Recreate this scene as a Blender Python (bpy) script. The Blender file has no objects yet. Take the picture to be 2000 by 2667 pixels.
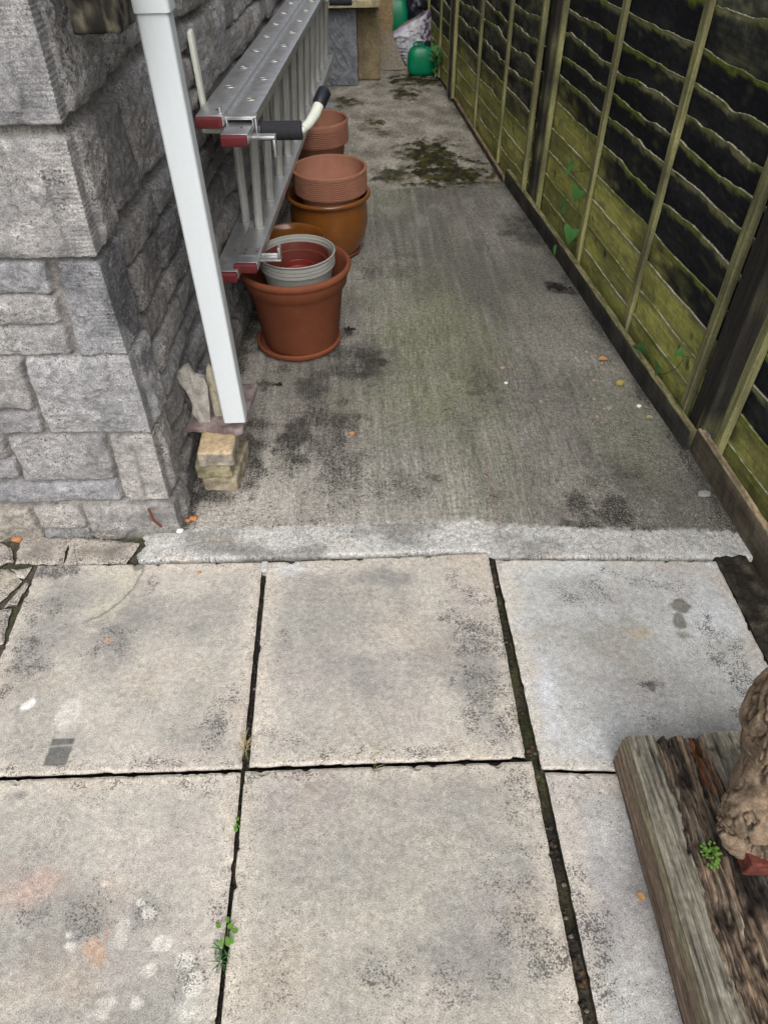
import bpy, bmesh, math, random
import numpy as np
from mathutils import Vector, Matrix

# ------------------------------------------------------------------ camera, light, exposure
S = bpy.context.scene
W0, H0, F0, HC = 2000.0, 2667.0, 1790.0, 1.42
def _cal():
    c = np.array([W0/2, H0/2]); vv = (1028.0, 3150.0)
    d = np.array([vv[0]-c[0], vv[1]-c[1], F0]); d /= np.linalg.norm(d)
    dx = 900-c[0]; y = (-d[2]*F0-d[0]*dx)/d[1]
    f = np.array([dx, y, F0]); f /= np.linalg.norm(f)
    return np.array([np.cross(d, f), f, -d])
RC = _cal()
cam = bpy.data.objects.new('camera', bpy.data.cameras.new('camera'))
S.collection.objects.link(cam)
M = Matrix.Identity(4)
for i, ax in enumerate(([1, 0, 0], [0, -1, 0], [0, 0, -1])):
    v = RC @ np.array(ax, float)
    for j in range(3): M[j][i] = v[j]
M[2][3] = HC
cam.matrix_world = M
cam.data.sensor_fit = 'HORIZONTAL'; cam.data.sensor_width = 36; cam.data.lens = 36*F0/W0
cam.data.clip_start = 0.02; cam.data.clip_end = 500
S.camera = cam

SUN_EL, SUN_AZ = 46, 176
w = bpy.data.worlds.new('World'); S.world = w; w.use_nodes = True
nt = w.node_tree; nt.nodes.clear()
sky = nt.nodes.new('ShaderNodeTexSky'); sky.sky_type = 'NISHITA'; sky.sun_disc = False
sky.sun_elevation = math.radians(SUN_EL); sky.sun_rotation = math.radians(SUN_AZ)
sky.dust_density = 4; sky.air_density = 1.2
hs = nt.nodes.new('ShaderNodeHueSaturation'); hs.inputs['Saturation'].default_value = 0.22
bg = nt.nodes.new('ShaderNodeBackground'); bg.inputs[1].default_value = 0.15
wo = nt.nodes.new('ShaderNodeOutputWorld')
nt.links.new(sky.outputs[0], hs.inputs['Color']); nt.links.new(hs.outputs[0], bg.inputs[0]); nt.links.new(bg.outputs[0], wo.inputs[0])
sl = bpy.data.lights.new('sun', 'SUN'); sl.energy = 1.15; sl.angle = math.radians(75); sl.color = (1, .97, .93)
so = bpy.data.objects.new('sun', sl); S.collection.objects.link(so)
so.rotation_euler = (math.radians(90-SUN_EL), 0, math.radians(180-SUN_AZ))
S.view_settings.view_transform = 'Standard'; S.view_settings.look = 'None'
S.view_settings.exposure = 0.45; S.view_settings.gamma = 1
S.cycles.max_bounces = 6

# ------------------------------------------------------------------ measuring helpers (survey of the place)
def G(px, py, z=0.0):
    r = RC @ np.array([px-W0/2, py-H0/2, F0]); t = (z-HC)/r[2]
    return r[0]*t, r[1]*t
def Fn(px, py, off=.045):       # point on the fence plane
    r = RC @ np.array([px-W0/2, py-H0/2, F0]); a = 1.03+off+.073*1.7
    t = a/(r[0]+.073*r[1]); p = r*t; return p[0], p[1], p[2]+HC
def fx(y): return 1.075-.073*(y-1.7)
def wx(y): return -.575+.065*(y-1.4)

# ------------------------------------------------------------------ numpy noise
_rng = np.random.RandomState(7)
_perm = np.tile(_rng.permutation(256), 3)
_grad = _rng.normal(size=(256, 3)); _grad /= np.linalg.norm(_grad, axis=1)[:, None]
def pn(x, y, z=0.0):
    x, y, z = np.broadcast_arrays(np.asarray(x, float), np.asarray(y, float), np.asarray(z, float))
    xi, yi, zi = np.floor(x).astype(int), np.floor(y).astype(int), np.floor(z).astype(int)
    xf, yf, zf = x-xi, y-yi, z-zi
    u, v, ww = [t*t*t*(t*(t*6-15)+10) for t in (xf, yf, zf)]
    def g(i, j, k):
        h = _perm[(_perm[(_perm[(xi+i) & 255]+((yi+j) & 255))]+((zi+k) & 255))] & 255
        q = _grad[h]; return q[..., 0]*(xf-i)+q[..., 1]*(yf-j)+q[..., 2]*(zf-k)
    def L(a, b, t): return a+(b-a)*t
    return 1.6*L(L(L(g(0,0,0), g(1,0,0), u), L(g(0,1,0), g(1,1,0), u), v), L(L(g(0,0,1), g(1,0,1), u), L(g(0,1,1), g(1,1,1), u), v), ww)
def fbm(x, y, z=0.0, o=4, g=.5):
    s = 0; a = 1; k = 1
    for i in range(o):
        s = s+a*pn(np.asarray(x)*k+i*17.3, np.asarray(y)*k+i*5.1, np.asarray(z)*k+i*9.7); a *= g; k *= 2
    return s
def ss(e0, e1, x):
    t = np.clip((x-e0)/(e1-e0), 0, 1); return t*t*(3-2*t)
def mix(a, b, t):
    t = np.asarray(t)[..., None]; return np.asarray(a)*(1-t)+np.asarray(b)*t

# ------------------------------------------------------------------ object helpers
def tag(o, label=None, cat=None, group=None, kind=None):
    if label: o['label'] = label
    if cat: o['category'] = cat
    if group: o['group'] = group
    if kind: o['kind'] = kind
    return o
def empty(name, loc, label, cat, group=None):
    o = bpy.data.objects.new(name, None); S.collection.objects.link(o); o.location = loc
    o.empty_display_size = .05
    return tag(o, label, cat, group)
def wloc(o):
    v = Vector((0, 0, 0))
    while o is not None: v += o.location; o = o.parent
    return v
def mk(name, V, Fc, mat, parent=None, smooth=True, T=None, Mk=None, sharp=None):
    V = np.asarray(V, float).reshape(-1, 3)
    if parent is not None: off = np.array(wloc(parent)); loc = (0, 0, 0)
    else: off = np.array([(V[:, 0].min()+V[:, 0].max())/2, (V[:, 1].min()+V[:, 1].max())/2, V[:, 2].min()]); loc = off
    me = bpy.data.meshes.new(name)
    V2 = V-off
    if isinstance(Fc, np.ndarray):
        n = len(Fc); k = Fc.shape[1]
        me.vertices.add(len(V2)); me.vertices.foreach_set('co', V2.ravel())
        me.loops.add(n*k); me.loops.foreach_set('vertex_index', Fc.ravel().astype(np.int32))
        me.polygons.add(n); me.polygons.foreach_set('loop_start', np.arange(0, n*k, k, dtype=np.int32))
        try: me.polygons.foreach_set('loop_total', np.full(n, k, dtype=np.int32))
        except Exception: pass
        me.update(calc_edges=True); me.validate()
    else:
        me.from_pydata(V2.tolist(), [], [list(f) for f in Fc])
    if smooth:
        me.polygons.foreach_set('use_smooth', [True]*len(me.polygons))
        if sharp: me.set_sharp_from_angle(angle=math.radians(sharp))
    for nm, A in (('T', T), ('M', Mk)):
        if A is not None:
            A = np.asarray(A, float).reshape(len(V2), -1)
            B = np.ones((len(V2), 4)); B[:, :A.shape[1]] = A
            at = me.color_attributes.new(nm, 'FLOAT_COLOR', 'POINT'); at.data.foreach_set('color', B.ravel())
    me.materials.append(mat)
    o = bpy.data.objects.new(name, me); S.collection.objects.link(o); o.location = loc
    if parent is not None: o.parent = parent
    return o
def grid_faces(n, m, off=0, wrap=False):
    i = np.arange(n-1)[:, None]; j = np.arange(m if wrap else m-1)[None, :]
    a = i*m+j; b = i*m+(j+1) % m; c = (i+1)*m+(j+1) % m; d = (i+1)*m+j
    return np.stack([a, b, c, d], -1).reshape(-1, 4)+off
class MB:
    def __init__(s): s.v = []; s.f = []
    def add(s, V, Fc):
        o = len(s.v); s.v += [tuple(p) for p in V]; s.f += [tuple(int(i)+o for i in f) for f in Fc]; return s
    def box(s, c, d, rz=0, bev=.002, R=None, seg=2):
        bm = bmesh.new(); bmesh.ops.create_cube(bm, size=1)
        for v in bm.verts: v.co = Vector((v.co.x*d[0], v.co.y*d[1], v.co.z*d[2]))
        if bev: bmesh.ops.bevel(bm, geom=bm.edges[:], offset=min(bev, min(d)*.45), segments=seg, affect='EDGES', profile=.5)
        m = R if R is not None else Matrix.Rotation(rz, 3, 'Z')
        bm.verts.index_update()
        s.add([tuple(m @ v.co+Vector(c)) for v in bm.verts], [[v.index for v in f.verts] for f in bm.faces]); bm.free(); return s
    def tube(s, pts, r, n=12, cap=True, flat=1.0):
        pts = [Vector(p) for p in pts]; rs = r if hasattr(r, '__len__') else [r]*len(pts)
        rings = []; up = Vector((0, 0, 1)); prev = None
        for i, p in enumerate(pts):
            t = (pts[min(i+1, len(pts)-1)]-pts[max(i-1, 0)]).normalized()
            if prev is None:
                a = up if abs(t.z) < .9 else Vector((1, 0, 0)); x = t.cross(a).normalized()
            else: x = (prev-t*prev.dot(t)).normalized()
            prev = x; y = t.cross(x)
            rings.append([p+(x*math.cos(q)+y*math.sin(q)*flat)*rs[i] for q in [2*math.pi*k/n for k in range(n)]])
        V = [v for rg in rings for v in rg]; Fc = []
        for i in range(len(pts)-1):
            for k in range(n): Fc.append((i*n+k, i*n+(k+1) % n, (i+1)*n+(k+1) % n, (i+1)*n+k))
        if cap: Fc.append(tuple(range(n))[::-1]); Fc.append(tuple((len(pts)-1)*n+k for k in range(n)))
        return s.add(V, Fc)
    def lathe(s, prof, c=(0, 0, 0), n=72, wob=0, tilt=None):
        V = []; Fc = []
        for i, (r, z) in enumerate(prof):
            for k in range(n):
                a = 2*math.pi*k/n; rr = r*(1+wob*math.sin(2*a+.7)); p = Vector((rr*math.cos(a), rr*math.sin(a), z))
                if tilt is not None: p = tilt @ p
                V.append(p+Vector(c))
        for i in range(len(prof)-1):
            for k in range(n): Fc.append((i*n+k, i*n+(k+1) % n, (i+1)*n+(k+1) % n, (i+1)*n+k))
        return s.add(V, Fc)
    def prism(s, poly, O, U, Vv, th):   # polygon in plane O+U*a+V*b, extruded by vector th
        O, U, Vv, th = map(Vector, (O, U, Vv, th)); n = len(poly)
        A = [O+U*a+Vv*b for a, b in poly]; B = [p+th for p in A]
        return s.add(A+B, [tuple(range(n)), tuple(range(2*n-1, n-1, -1))]+[((i+1) % n, i, n+i, n+(i+1) % n) for i in range(n)])
    def mk(s, name, mat, parent=None, smooth=True, sharp=35, T=None):
        TT = None if T is None else np.tile(np.array(T), (len(s.v), 1))
        return mk(name, s.v, s.f, mat, parent, smooth, T=TT, sharp=sharp)
def rough_block(c, d, seed, rz=0, amp=.004, bev=.006, n=18, tilt=None):
    """box with displaced, worn surface; returns V, F"""
    bm = bmesh.new(); bmesh.ops.create_cube(bm, size=1)
    bmesh.ops.subdivide_edges(bm, edges=bm.edges[:], cuts=n, use_grid_fill=True)
    V = np.array([v.co[:] for v in bm.verts]); bm.verts.index_update(); Fc = np.array([[v.index for v in f.verts] for f in bm.faces]); bm.free()
    d = np.array(d); P = V*d
    hd = d/2-bev; q = np.clip(P, -hd, hd); e = P-q; l = np.linalg.norm(e, axis=1)[:, None]; l[l < 1e-9] = 1
    P = np.where(l > 1e-8, q+e/l*np.minimum(l, bev), P)
    Nn = P/np.maximum(d/2, 1e-6); Nn = Nn*(np.abs(Nn) > .8); Nn /= np.maximum(np.linalg.norm(Nn, axis=1), 1e-6)[:, None]
    P = P+Nn*(amp*fbm(P[:, 0]*22+seed*3.1, P[:, 1]*22+seed, P[:, 2]*22, 5, .55))[:, None]
    R = np.array(Matrix.Rotation(rz, 3, 'Z'))
    if tilt is not None: R = np.array(tilt) @ R
    return P @ R.T+np.array(c), Fc

# ------------------------------------------------------------------ materials
def newmat(name):
    m = bpy.data.materials.new(name); m.use_nodes = True; nt = m.node_tree; nt.nodes.clear()
    o = nt.nodes.new('ShaderNodeOutputMaterial'); b = nt.nodes.new('ShaderNodeBsdfPrincipled')
    nt.links.new(b.outputs[0], o.inputs[0]); return m, nt, b
def nd(nt, t, ins=None, **kw):
    n = nt.nodes.new(t)
    for k, v in kw.items(): setattr(n, k, v)
    for k, v in (ins or {}).items():
        if hasattr(v, 'is_linked') or isinstance(v, bpy.types.NodeSocket): nt.links.new(v, n.inputs[k])
        else: n.inputs[k].default_value = v
    return n
def mth(nt, op, a, b=0.0, c=0.0, clamp=False):
    n = nt.nodes.new('ShaderNodeMath'); n.operation = op; n.use_clamp = clamp
    for i, v in enumerate((a, b, c)):
        if isinstance(v, bpy.types.NodeSocket): nt.links.new(v, n.inputs[i])
        else: n.inputs[i].default_value = v
    return n.outputs[0]
def mixc(nt, f, a, b, mode='MIX'):
    n = nt.nodes.new('ShaderNodeMix'); n.data_type = 'RGBA'; n.blend_type = mode
    for i, v in ((0, f), (6, a), (7, b)):
        if isinstance(v, bpy.types.NodeSocket): nt.links.new(v, n.inputs[i])
        else: n.inputs[i].default_value = v if i == 0 else (*v[:3], 1)
    return n.outputs[2]
def nz(nt, co, sc, det=4, ro=.55, dist=0):
    n = nd(nt, 'ShaderNodeTexNoise', {'Vector': co, 'Scale': sc, 'Detail': det, 'Roughness': ro, 'Distortion': dist}); return n.outputs[0]
def coords(nt, scale=(1, 1, 1), rz=0, loc=(0, 0, 0)):
    tc = nt.nodes.new('ShaderNodeTexCoord'); mp = nd(nt, 'ShaderNodeMapping', {'Vector': tc.outputs['Object'], 'Scale': scale, 'Rotation': (0, 0, rz), 'Location': loc}); return mp.outputs[0]
def mineral(name, grain=420, gc=.9, mid=60, mc=.5, sp=150, spcol=(.03, .028, .026), lightcol=None, streak=None, bump=.4, bd=.002, sslope=9, rough=.92, aniso=(1, 1, 1)):
    """colour attribute T carries the stone's own colour; M.r = density of dark lichen specks, M.g = light specks"""
    m, nt, b = newmat(name); co = coords(nt, aniso)
    T = nd(nt, 'ShaderNodeAttribute', attribute_name='T').outputs['Color']
    Ma = nd(nt, 'ShaderNodeAttribute', attribute_name='M'); sep = nd(nt, 'ShaderNodeSeparateColor', {0: Ma.outputs['Color']})
    g = nz(nt, co, grain, 3, .75); g2 = nz(nt, co, mid, 7, .72)
    k = mth(nt, 'MULTIPLY_ADD', g, gc*2.3, 1-1.15*gc); k2 = mth(nt, 'MULTIPLY_ADD', g2, mc*3.2, 1-mc*1.6)
    k = mth(nt, 'MAXIMUM', mth(nt, 'MULTIPLY', k, k2), .12)
    s = nz(nt, co, sp, 5, .6)
    if streak:
        st = nz(nt, coords(nt, streak), 1, 5, .6); s = mth(nt, 'ADD', mth(nt, 'MULTIPLY', s, .45), mth(nt, 'MULTIPLY', st, .55))
        k = mth(nt, 'MULTIPLY', k, mth(nt, 'ADD', 1.0, mth(nt, 'MULTIPLY', mth(nt, 'SUBTRACT', st, .5), mth(nt, 'MULTIPLY', sep.outputs[2], 2.4))))
    col = mixc(nt, 1.0, T, nd(nt, 'ShaderNodeCombineColor', {0: k, 1: k, 2: k}).outputs[0], 'MULTIPLY')
    f = mth(nt, 'MULTIPLY', mth(nt, 'ADD', mth(nt, 'SUBTRACT', s, .70), mth(nt, 'MULTIPLY', sep.outputs[0], .38)), sslope, clamp=True); f = mth(nt, 'MULTIPLY', f, .88)
    col = mixc(nt, f, col, spcol)
    f2 = mth(nt, 'MULTIPLY', mth(nt, 'ADD', mth(nt, 'SUBTRACT', nz(nt, coords(nt, aniso, loc=(5, 1, 9)), sp*.42, 4, .6), .765), mth(nt, 'MULTIPLY', sep.outputs[0], .27)), 26, clamp=True)
    col = mixc(nt, mth(nt, 'MULTIPLY', f2, .8), col, spcol)
    if lightcol:
        q = nz(nt, coords(nt, aniso, loc=(3.3, 7.1, 2)), sp*1.1, 4, .7)
        lf = mth(nt, 'MULTIPLY', mth(nt, 'ADD', mth(nt, 'SUBTRACT', q, .74), mth(nt, 'MULTIPLY', sep.outputs[1], .17)), 9, clamp=True)
        col = mixc(nt, lf, col, lightcol)
    nt.links.new(col, b.inputs['Base Color']); b.inputs['Roughness'].default_value = rough
    try: b.inputs['Specular IOR Level'].default_value = .25
    except Exception: pass
    h = mth(nt, 'ADD', g2, mth(nt, 'MULTIPLY', g, .5)); h = mth(nt, 'SUBTRACT', h, mth(nt, 'MULTIPLY', f, .15))
    bu = nd(nt, 'ShaderNodeBump', {'Height': h, 'Strength': bump, 'Distance': bd}); nt.links.new(bu.outputs[0], b.inputs['Normal'])
    return m
def woodmat(name, ax=(6, 6, 160), gc=.9, rough=.85, bump=.5, knots=True):
    m, nt, b = newmat(name); co = coords(nt, ax)
    T = nd(nt, 'ShaderNodeAttribute', attribute_name='T').outputs['Color']
    g = nz(nt, co, 1, 6, .62, .6); g2 = nz(nt, coords(nt), 90, 5, .65)
    k = mth(nt, 'MAXIMUM', mth(nt, 'MULTIPLY', mth(nt, 'MULTIPLY_ADD', g, gc*2.2, 1-gc*1.1), mth(nt, 'MULTIPLY_ADD', g2, 1.1, .45)), .15)
    col = mixc(nt, 1.0, T, nd(nt, 'ShaderNodeCombineColor', {0: k, 1: k, 2: k}).outputs[0], 'MULTIPLY')
    nt.links.new(col, b.inputs['Base Color']); b.inputs['Roughness'].default_value = rough
    b.inputs['Specular IOR Level'].default_value = .2
    bu = nd(nt, 'ShaderNodeBump', {'Height': mth(nt, 'ADD', g, mth(nt, 'MULTIPLY', g2, .4)), 'Strength': bump, 'Distance': .002}); nt.links.new(bu.outputs[0], b.inputs['Normal'])
    return m
def plain(name, col, rough=.6, metal=0, var=.25, sc=40, col2=None, thr=.62, sharp=12, fine=300, bump=.15, spec=.4, ax=(1, 1, 1)):
    """base colour with mottling, an optional second colour in patches (dirt, paint smears)"""
    m, nt, b = newmat(name); co = coords(nt, ax)
    g = nz(nt, co, sc, 6, .6); h = nz(nt, co, fine, 3, .6)
    k = mth(nt, 'MULTIPLY', mth(nt, 'MULTIPLY_ADD', g, var*2, 1-var), mth(nt, 'MULTIPLY_ADD', h, var, 1-var*.5))
    c = mixc(nt, 1.0, col, nd(nt, 'ShaderNodeCombineColor', {0: k, 1: k, 2: k}).outputs[0], 'MULTIPLY')
    rr = rough
    if col2:
        f = mth(nt, 'MULTIPLY', mth(nt, 'SUBTRACT', nz(nt, co, sc*1.7, 8, .72, .5), thr), sharp, clamp=True); c = mixc(nt, f, c, col2)
    nt.links.new(c, b.inputs['Base Color'])
    nt.links.new(mth(nt, 'MULTIPLY_ADD', g, .3, rough-.15), b.inputs['Roughness']); b.inputs['Metallic'].default_value = metal
    b.inputs['Specular IOR Level'].default_value = spec
    bu = nd(nt, 'ShaderNodeBump', {'Height': mth(nt, 'ADD', g, mth(nt, 'MULTIPLY', h, .4)), 'Strength': bump, 'Distance': .002}); nt.links.new(bu.outputs[0], b.inputs['Normal'])
    return m
M_wall = mineral('rough_stone', grain=330, gc=1.15, mid=48, mc=.62, sp=190, spcol=(.075, .073, .077), lightcol=(.56, .555, .55), bump=1.0, bd=.007, sslope=8)
M_slab = mineral('slab_concrete', grain=420, gc=1.2, mid=75, mc=.42, sp=270, spcol=(.085, .08, .078), lightcol=(.66, .63, .56), bump=.45, sslope=13)
M_path = mineral('path_concrete', grain=400, gc=1.7, mid=80, mc=.75, sp=210, spcol=(.03, .027, .024), lightcol=(.58, .55, .49), streak=(230, 12, 1), sslope=7, bump=.6, bd=.003)
M_soil = mineral('soil', grain=240, gc=1.3, mid=70, mc=.8, sp=90, bump=1, bd=.008)
M_moss = mineral('moss', grain=320, gc=1.5, mid=120, mc=.9, sp=150, spcol=(.02, .018, .01), bump=1, bd=.006)
M_brick = mineral('worn_brick', grain=420, gc=.9, mid=60, mc=.6, sp=120, spcol=(.06, .05, .04), bump=.5)
M_wood = woodmat('fence_board', ax=(9, 4, 150), gc=.62, bump=.6)
M_woodv = woodmat('fence_post', ax=(160, 160, 7))
M_woody = woodmat('sleeper_wood', ax=(330, 16, 200), gc=1.3, bump=.9)
M_alu = plain('aluminium', (.60, .605, .615), .42, .9, .3, 30, col2=(.75, .72, .62), thr=.66, sharp=8, bump=.1, spec=.5)
M_alur = plain('ribbed_aluminium', (.38, .38, .36), .5, .75, .35, 30, col2=(.6, .6, .58), thr=.7, bump=.2, ax=(1, 1, .25))
M_red = plain('red_rubber', (.17, .02, .024), .7, 0, .5, 60, col2=(.05, .035, .035), thr=.53, bump=.5)
M_upvc = plain('white_plastic', (.58, .62, .64), .35, 0, .05, 55, col2=(.14, .14, .12), thr=.71, sharp=22, fine=400, bump=.04, spec=.5, ax=(2.2, 2.2, 1.5))
M_foam = plain('black_foam', (.035, .036, .042), .95, 0, .5, 200, bump=.8, spec=.1)
M_blackp = plain('black_plastic', (.012, .013, .02), .45, 0, .4, 40)
M_whitep = plain('cream_plastic', (.62, .64, .56), .4, 0, .12, 30)
M_terra = plain('terracotta', (.185, .058, .028), .75, 0, .3, 14, col2=(.27, .13, .085), thr=.6, sharp=5, bump=.15, spec=.2)
M_terral = plain('pale_terracotta', (.275, .125, .082), .85, 0, .25, 20, col2=(.34, .19, .14), thr=.62, sharp=5, bump=.2, spec=.15)
M_glaze = plain('brown_glaze', (.17, .06, .012), .22, 0, .45, 9, col2=(.10, .028, .01), thr=.56, sharp=4, bump=.05, spec=.5)
M_greyp = plain('grey_plastic_pot', (.29, .29, .265), .5, 0, .15, 25, bump=.05)
M_redp = plain('maroon_plastic', (.12, .028, .02), .4, 0, .25, 20, bump=.05)
M_redp2 = plain('red_brown_plastic', (.18, .024, .02), .35, 0, .15, 20, bump=.05)
M_green = plain('green_plastic', (.0, .19, .085), .35, 0, .18, 12, bump=.05)
M_bag = plain('printed_plastic_bag', (.5, .5, .52), .4, 0, .3, 9, col2=(.16, .1, .2), thr=.57, sharp=14, bump=.6)
M_bin = plain('black_polythene', (.018, .02, .03), .3, 0, .4, 8, bump=.9)
M_leaf = plain('leaf', (.055, .16, .04), .5, 0, .35, 60, bump=.3)
M_leafl = plain('bright_leaf', (.10, .22, .03), .5, 0, .3, 60, bump=.3)
M_stem = plain('stem', (.09, .12, .03), .7, 0, .3, 60)
M_dry = plain('dry_leaf', (.5, .26, .09), .7, 0, .3, 60)
M_straw = plain('straw', (.4, .33, .18), .8, 0, .3, 60)
M_hollow = plain('rung_hollow_shade', (.12, .12, .12), .6, .4, .3, 50)
M_zinc = plain('galvanised', (.35, .36, .37), .5, .8, .3, 50)
M_steel = plain('rust_rivet', (.16, .05, .03), .6, .3, .3, 80)

# ------------------------------------------------------------------ ground
n = 60
a = np.concatenate([-np.geomspace(40, 1.6, 14), np.linspace(-1.5, 2.5, 120), np.geomspace(2.7, 40, 14)])
bb = np.concatenate([-np.geomspace(40, .8, 12), np.linspace(-.7, 1.5, 110), np.geomspace(1.6, 60, 24)])
X, Y = np.meshgrid(a, bb, indexing='ij')
Z = -.021+.004*fbm(X*25, Y*25, 0, 4)+.006*((X < -.925) | ((Y > 1.285) & (X < -.6)))
T = mix((.03, .026, .021), (.085, .07, .05), ss(-.3, .8, fbm(X*9, Y*9, 3)))
T = mix(T, (.075, .08, .022), ss(.30, .34, X)*ss(.1, .6, fbm(X*12, Y*6, 18)+.5*ss(.5, .7, Y)*ss(1.0, .8, Y))*.8)
T = mix(T, (.11, .10, .075), .7*((X < -.925) | (Y > 1.285)))
T = mix(T, (.05, .062, .02), ss(.0, .5, fbm(X*7, Y*7, 8))*.6)
V = np.stack([X, Y, Z], -1).reshape(-1, 3)
o = mk('ground', V, grid_faces(len(a), len(bb)), M_soil, T=T, Mk=np.zeros((V.shape[0], 3))); tag(o, kind='structure')

def blob(x, y, cx, cy, rx, ry, rot=0, rag=.35, seed=0, lo=.55, hi=1.15):
    dx, dy = x-cx, y-cy; c, s = math.cos(rot), math.sin(rot)
    u, v = (dx*c+dy*s)/rx, (-dx*s+dy*c)/ry
    d = np.sqrt(u*u+v*v)+rag*fbm(x*14+seed, y*14-seed, seed, 4)
    return 1-ss(lo, hi, d)
def pb(x, y, px, py, rpx, rpy, **k):    # blob given as seen on the ground
    k.setdefault('seed', px*.013); cx, cy = G(px, py); ex = G(px+rpx, py); ey = G(px, py-rpy)
    return blob(x, y, cx, cy, abs(ex[0]-cx), abs(ey[1]-cy), **k)
sc = 1/.8295

# ------------------------------------------------------------------ concrete path
def yfront(x): return np.interp(x, [-.66, -.62, -.3, .30, .325, .345, 1.1], [1.285, 1.284, 1.281, 1.276, 1.268, 1.252, 1.211])
xs = np.linspace(-.655, 1.10, 330)
ts = np.concatenate([np.linspace(0, 1.6, 330), 1.6+np.cumsum(np.linspace(.005, .016, 470))])
X, TT = np.meshgrid(xs, ts, indexing='ij')
Y = yfront(X)+TT+.0025*fbm(X*30, 3, 0, 3)*(1-ss(0, .02, TT))
X = X+(.018*fbm(Y*25, 3, 1, 4)+.01)*(1-ss(0, .06, X+.655))*(TT < .16)
far = ss(-.02, .02, Y-(4.03+.03*fbm(X*5, Y*2, 4, 4)+.05*np.clip(X, 0, 1)))
Z = .0012*fbm(X*60, Y*60, 0, 4)+.004*fbm(X*2, Y*2, 5)
Z += far*(-.006+.0045*fbm(X*45, Y*45, 7, 5))
Z -= .006*(1-ss(0, .006+.004*pn(X*40, 0), TT))
strip_edge = .116+.010*fbm(X*9, 1.5, 2, 4)+.006*fbm(X*50, 1.5, 2, 4)-.01*ss(.2, .9, X)
st = 1-ss(-.008, .008, TT-strip_edge-.006*fbm(X*70, Y*70, 0, 3))
Z += -.002*st
dl = np.abs(TT-strip_edge); Z -= .003*np.exp(-(dl/.003)**2)*ss(0, .5, fbm(X*6, 0, 5)+.3)
# colour of the concrete itself: pale worn left part, olive algae, black lichen stains
nA = fbm(X*1.7, Y*1.2, 11, 5); nB = fbm(X*5, Y*3.5, 21, 5); nC = fbm(X*11, Y*5, 31, 5)
pale = np.clip(.55*ss(.25, -.45, X)+.30*ss(2.3, 1.35, Y)*ss(.9, 0, X)+.33*nA+.18*nB+.12, 0, 1)
pale = np.clip(pale+.22*fbm(X*38, Y*1.6, 14, 4)*ss(1.0, .3, np.abs(X-.05)), 0, 1)
T = mix((.125, .12, .102), (.44, .41, .365), pale)
gr = np.clip(pb(X, Y, 1160, 915, 190, 150)*.8+pb(X, Y, 1060, 780, 150, 120)*.45+pb(X, Y, 1000, 1070, 170, 90)*.5+pb(X, Y, 1000, 520, 90, 50)*.5+pb(X, Y, 1650, 1100, 120, 150)*.45+pb(X, Y, 1230, 1170, 140, 190)*.4+.25*ss(.2, .9, nB), 0, 1)
T = mix(T, (.175, .185, .105), gr*.55)
T = mix(T, (.15, .115, .11), .22*ss(.1, .8, fbm(X*2.6, Y*2, 44, 4)))
T = mix(T, (.30, .29, .27), .55*ss(.0, .8, nC)*ss(2.6, 4, Y)*(1-far))
T = mix(T, mix((.17, .155, .125), (.40, .365, .31), ss(-.9, 1.1, fbm(X*7, Y*5, 51, 5)+.5*fbm(X*50, Y*40, 52, 3))), far)
ts_ = mix((.25, .245, .23), (.47, .46, .44), ss(-.5, .5, fbm(X*6, Y*9, 61, 5)+.5*ss(-.5, .6, X)))
ts_ = mix(ts_, (.5, .38, .27), .3*ss(.3, .9, fbm(X*5, Y*16, 66, 4)))
T = mix(T, ts_, st)
dk = np.zeros_like(X)
for (px, py, rx, ry, am) in [(825, 1005, 62, 32, .75), (960, 955, 60, 45, 1), (930, 930, 95, 60, .65), (770, 1150, 60, 60, .9), (860, 1120, 80, 110, .6), (900, 1215, 45, 60, .55), (705, 1000, 30, 18, .8), (730, 960, 26, 22, .6), (910, 857, 16, 12, 1.3), (1260, 1000, 55, 40, .7), (1555, 1335, 75, 55, .9), (1520, 1370, 60, 22, 1), (1700, 1380, 90, 14, .5), (640, 1200, 45, 70, .75), (560, 1290, 60, 26, .85), (660, 1110, 90, 16, .6), (1450, 748, 34, 16, 1.3), (1350, 600, 60, 40, .7), (1610, 1235, 60, 22, .6), (1300, 1290, 30, 18, .5), (1050, 1250, 60, 50, .5), (980, 1380, 60, 14, .5), (640, 860, 110, 60, .55), (1230, 1170, 30, 80, .35), (1130, 1245, 26, 14, .8), (1700, 1000, 130, 40, .35), (1000, 700, 90, 60, .4), (1300, 460, 150, 40, .4)]:
    dk = np.maximum(dk, am*pb(X, Y, px, py, rx*1.25, ry*1.25, rag=.7, lo=.0, hi=1.25))
soft = ss(.1, 1.0, dk)
T = mix(T, T*.6, soft*.7*(1-st))
R = np.clip(.40+.26*nB+.12*nC+.44*dk+.12*ss(.2, -.3, X)-.1*far, 0, 1)*(1-st)+st*np.clip(.36+.25*fbm(X*5, Y*12, 71, 4)+.2*ss(.01, 0, TT), 0, .6)
crk = np.exp(-((X-(.372+.02*(Y-1.6)+.004*nB))/.007)**2)*ss(1.25, 1.35, Y)*ss(1.9, 1.6, Y)
R = np.clip(R+.08*crk, 0, 1); T = mix(T, (.2, .13, .11), crk*.35)
edge = np.minimum(np.abs(X-(fx(Y)-.06)), np.abs(X-wx(Y)-.02))
R = np.clip(R+.35*ss(.07, 0, edge)*(1-st), 0, 1)
lg = np.clip(.6+.5*nB+.35*ss(2, 1.4, Y)+.5*far, 0, 1)*(1-st)
mg = np.zeros_like(X)
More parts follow.
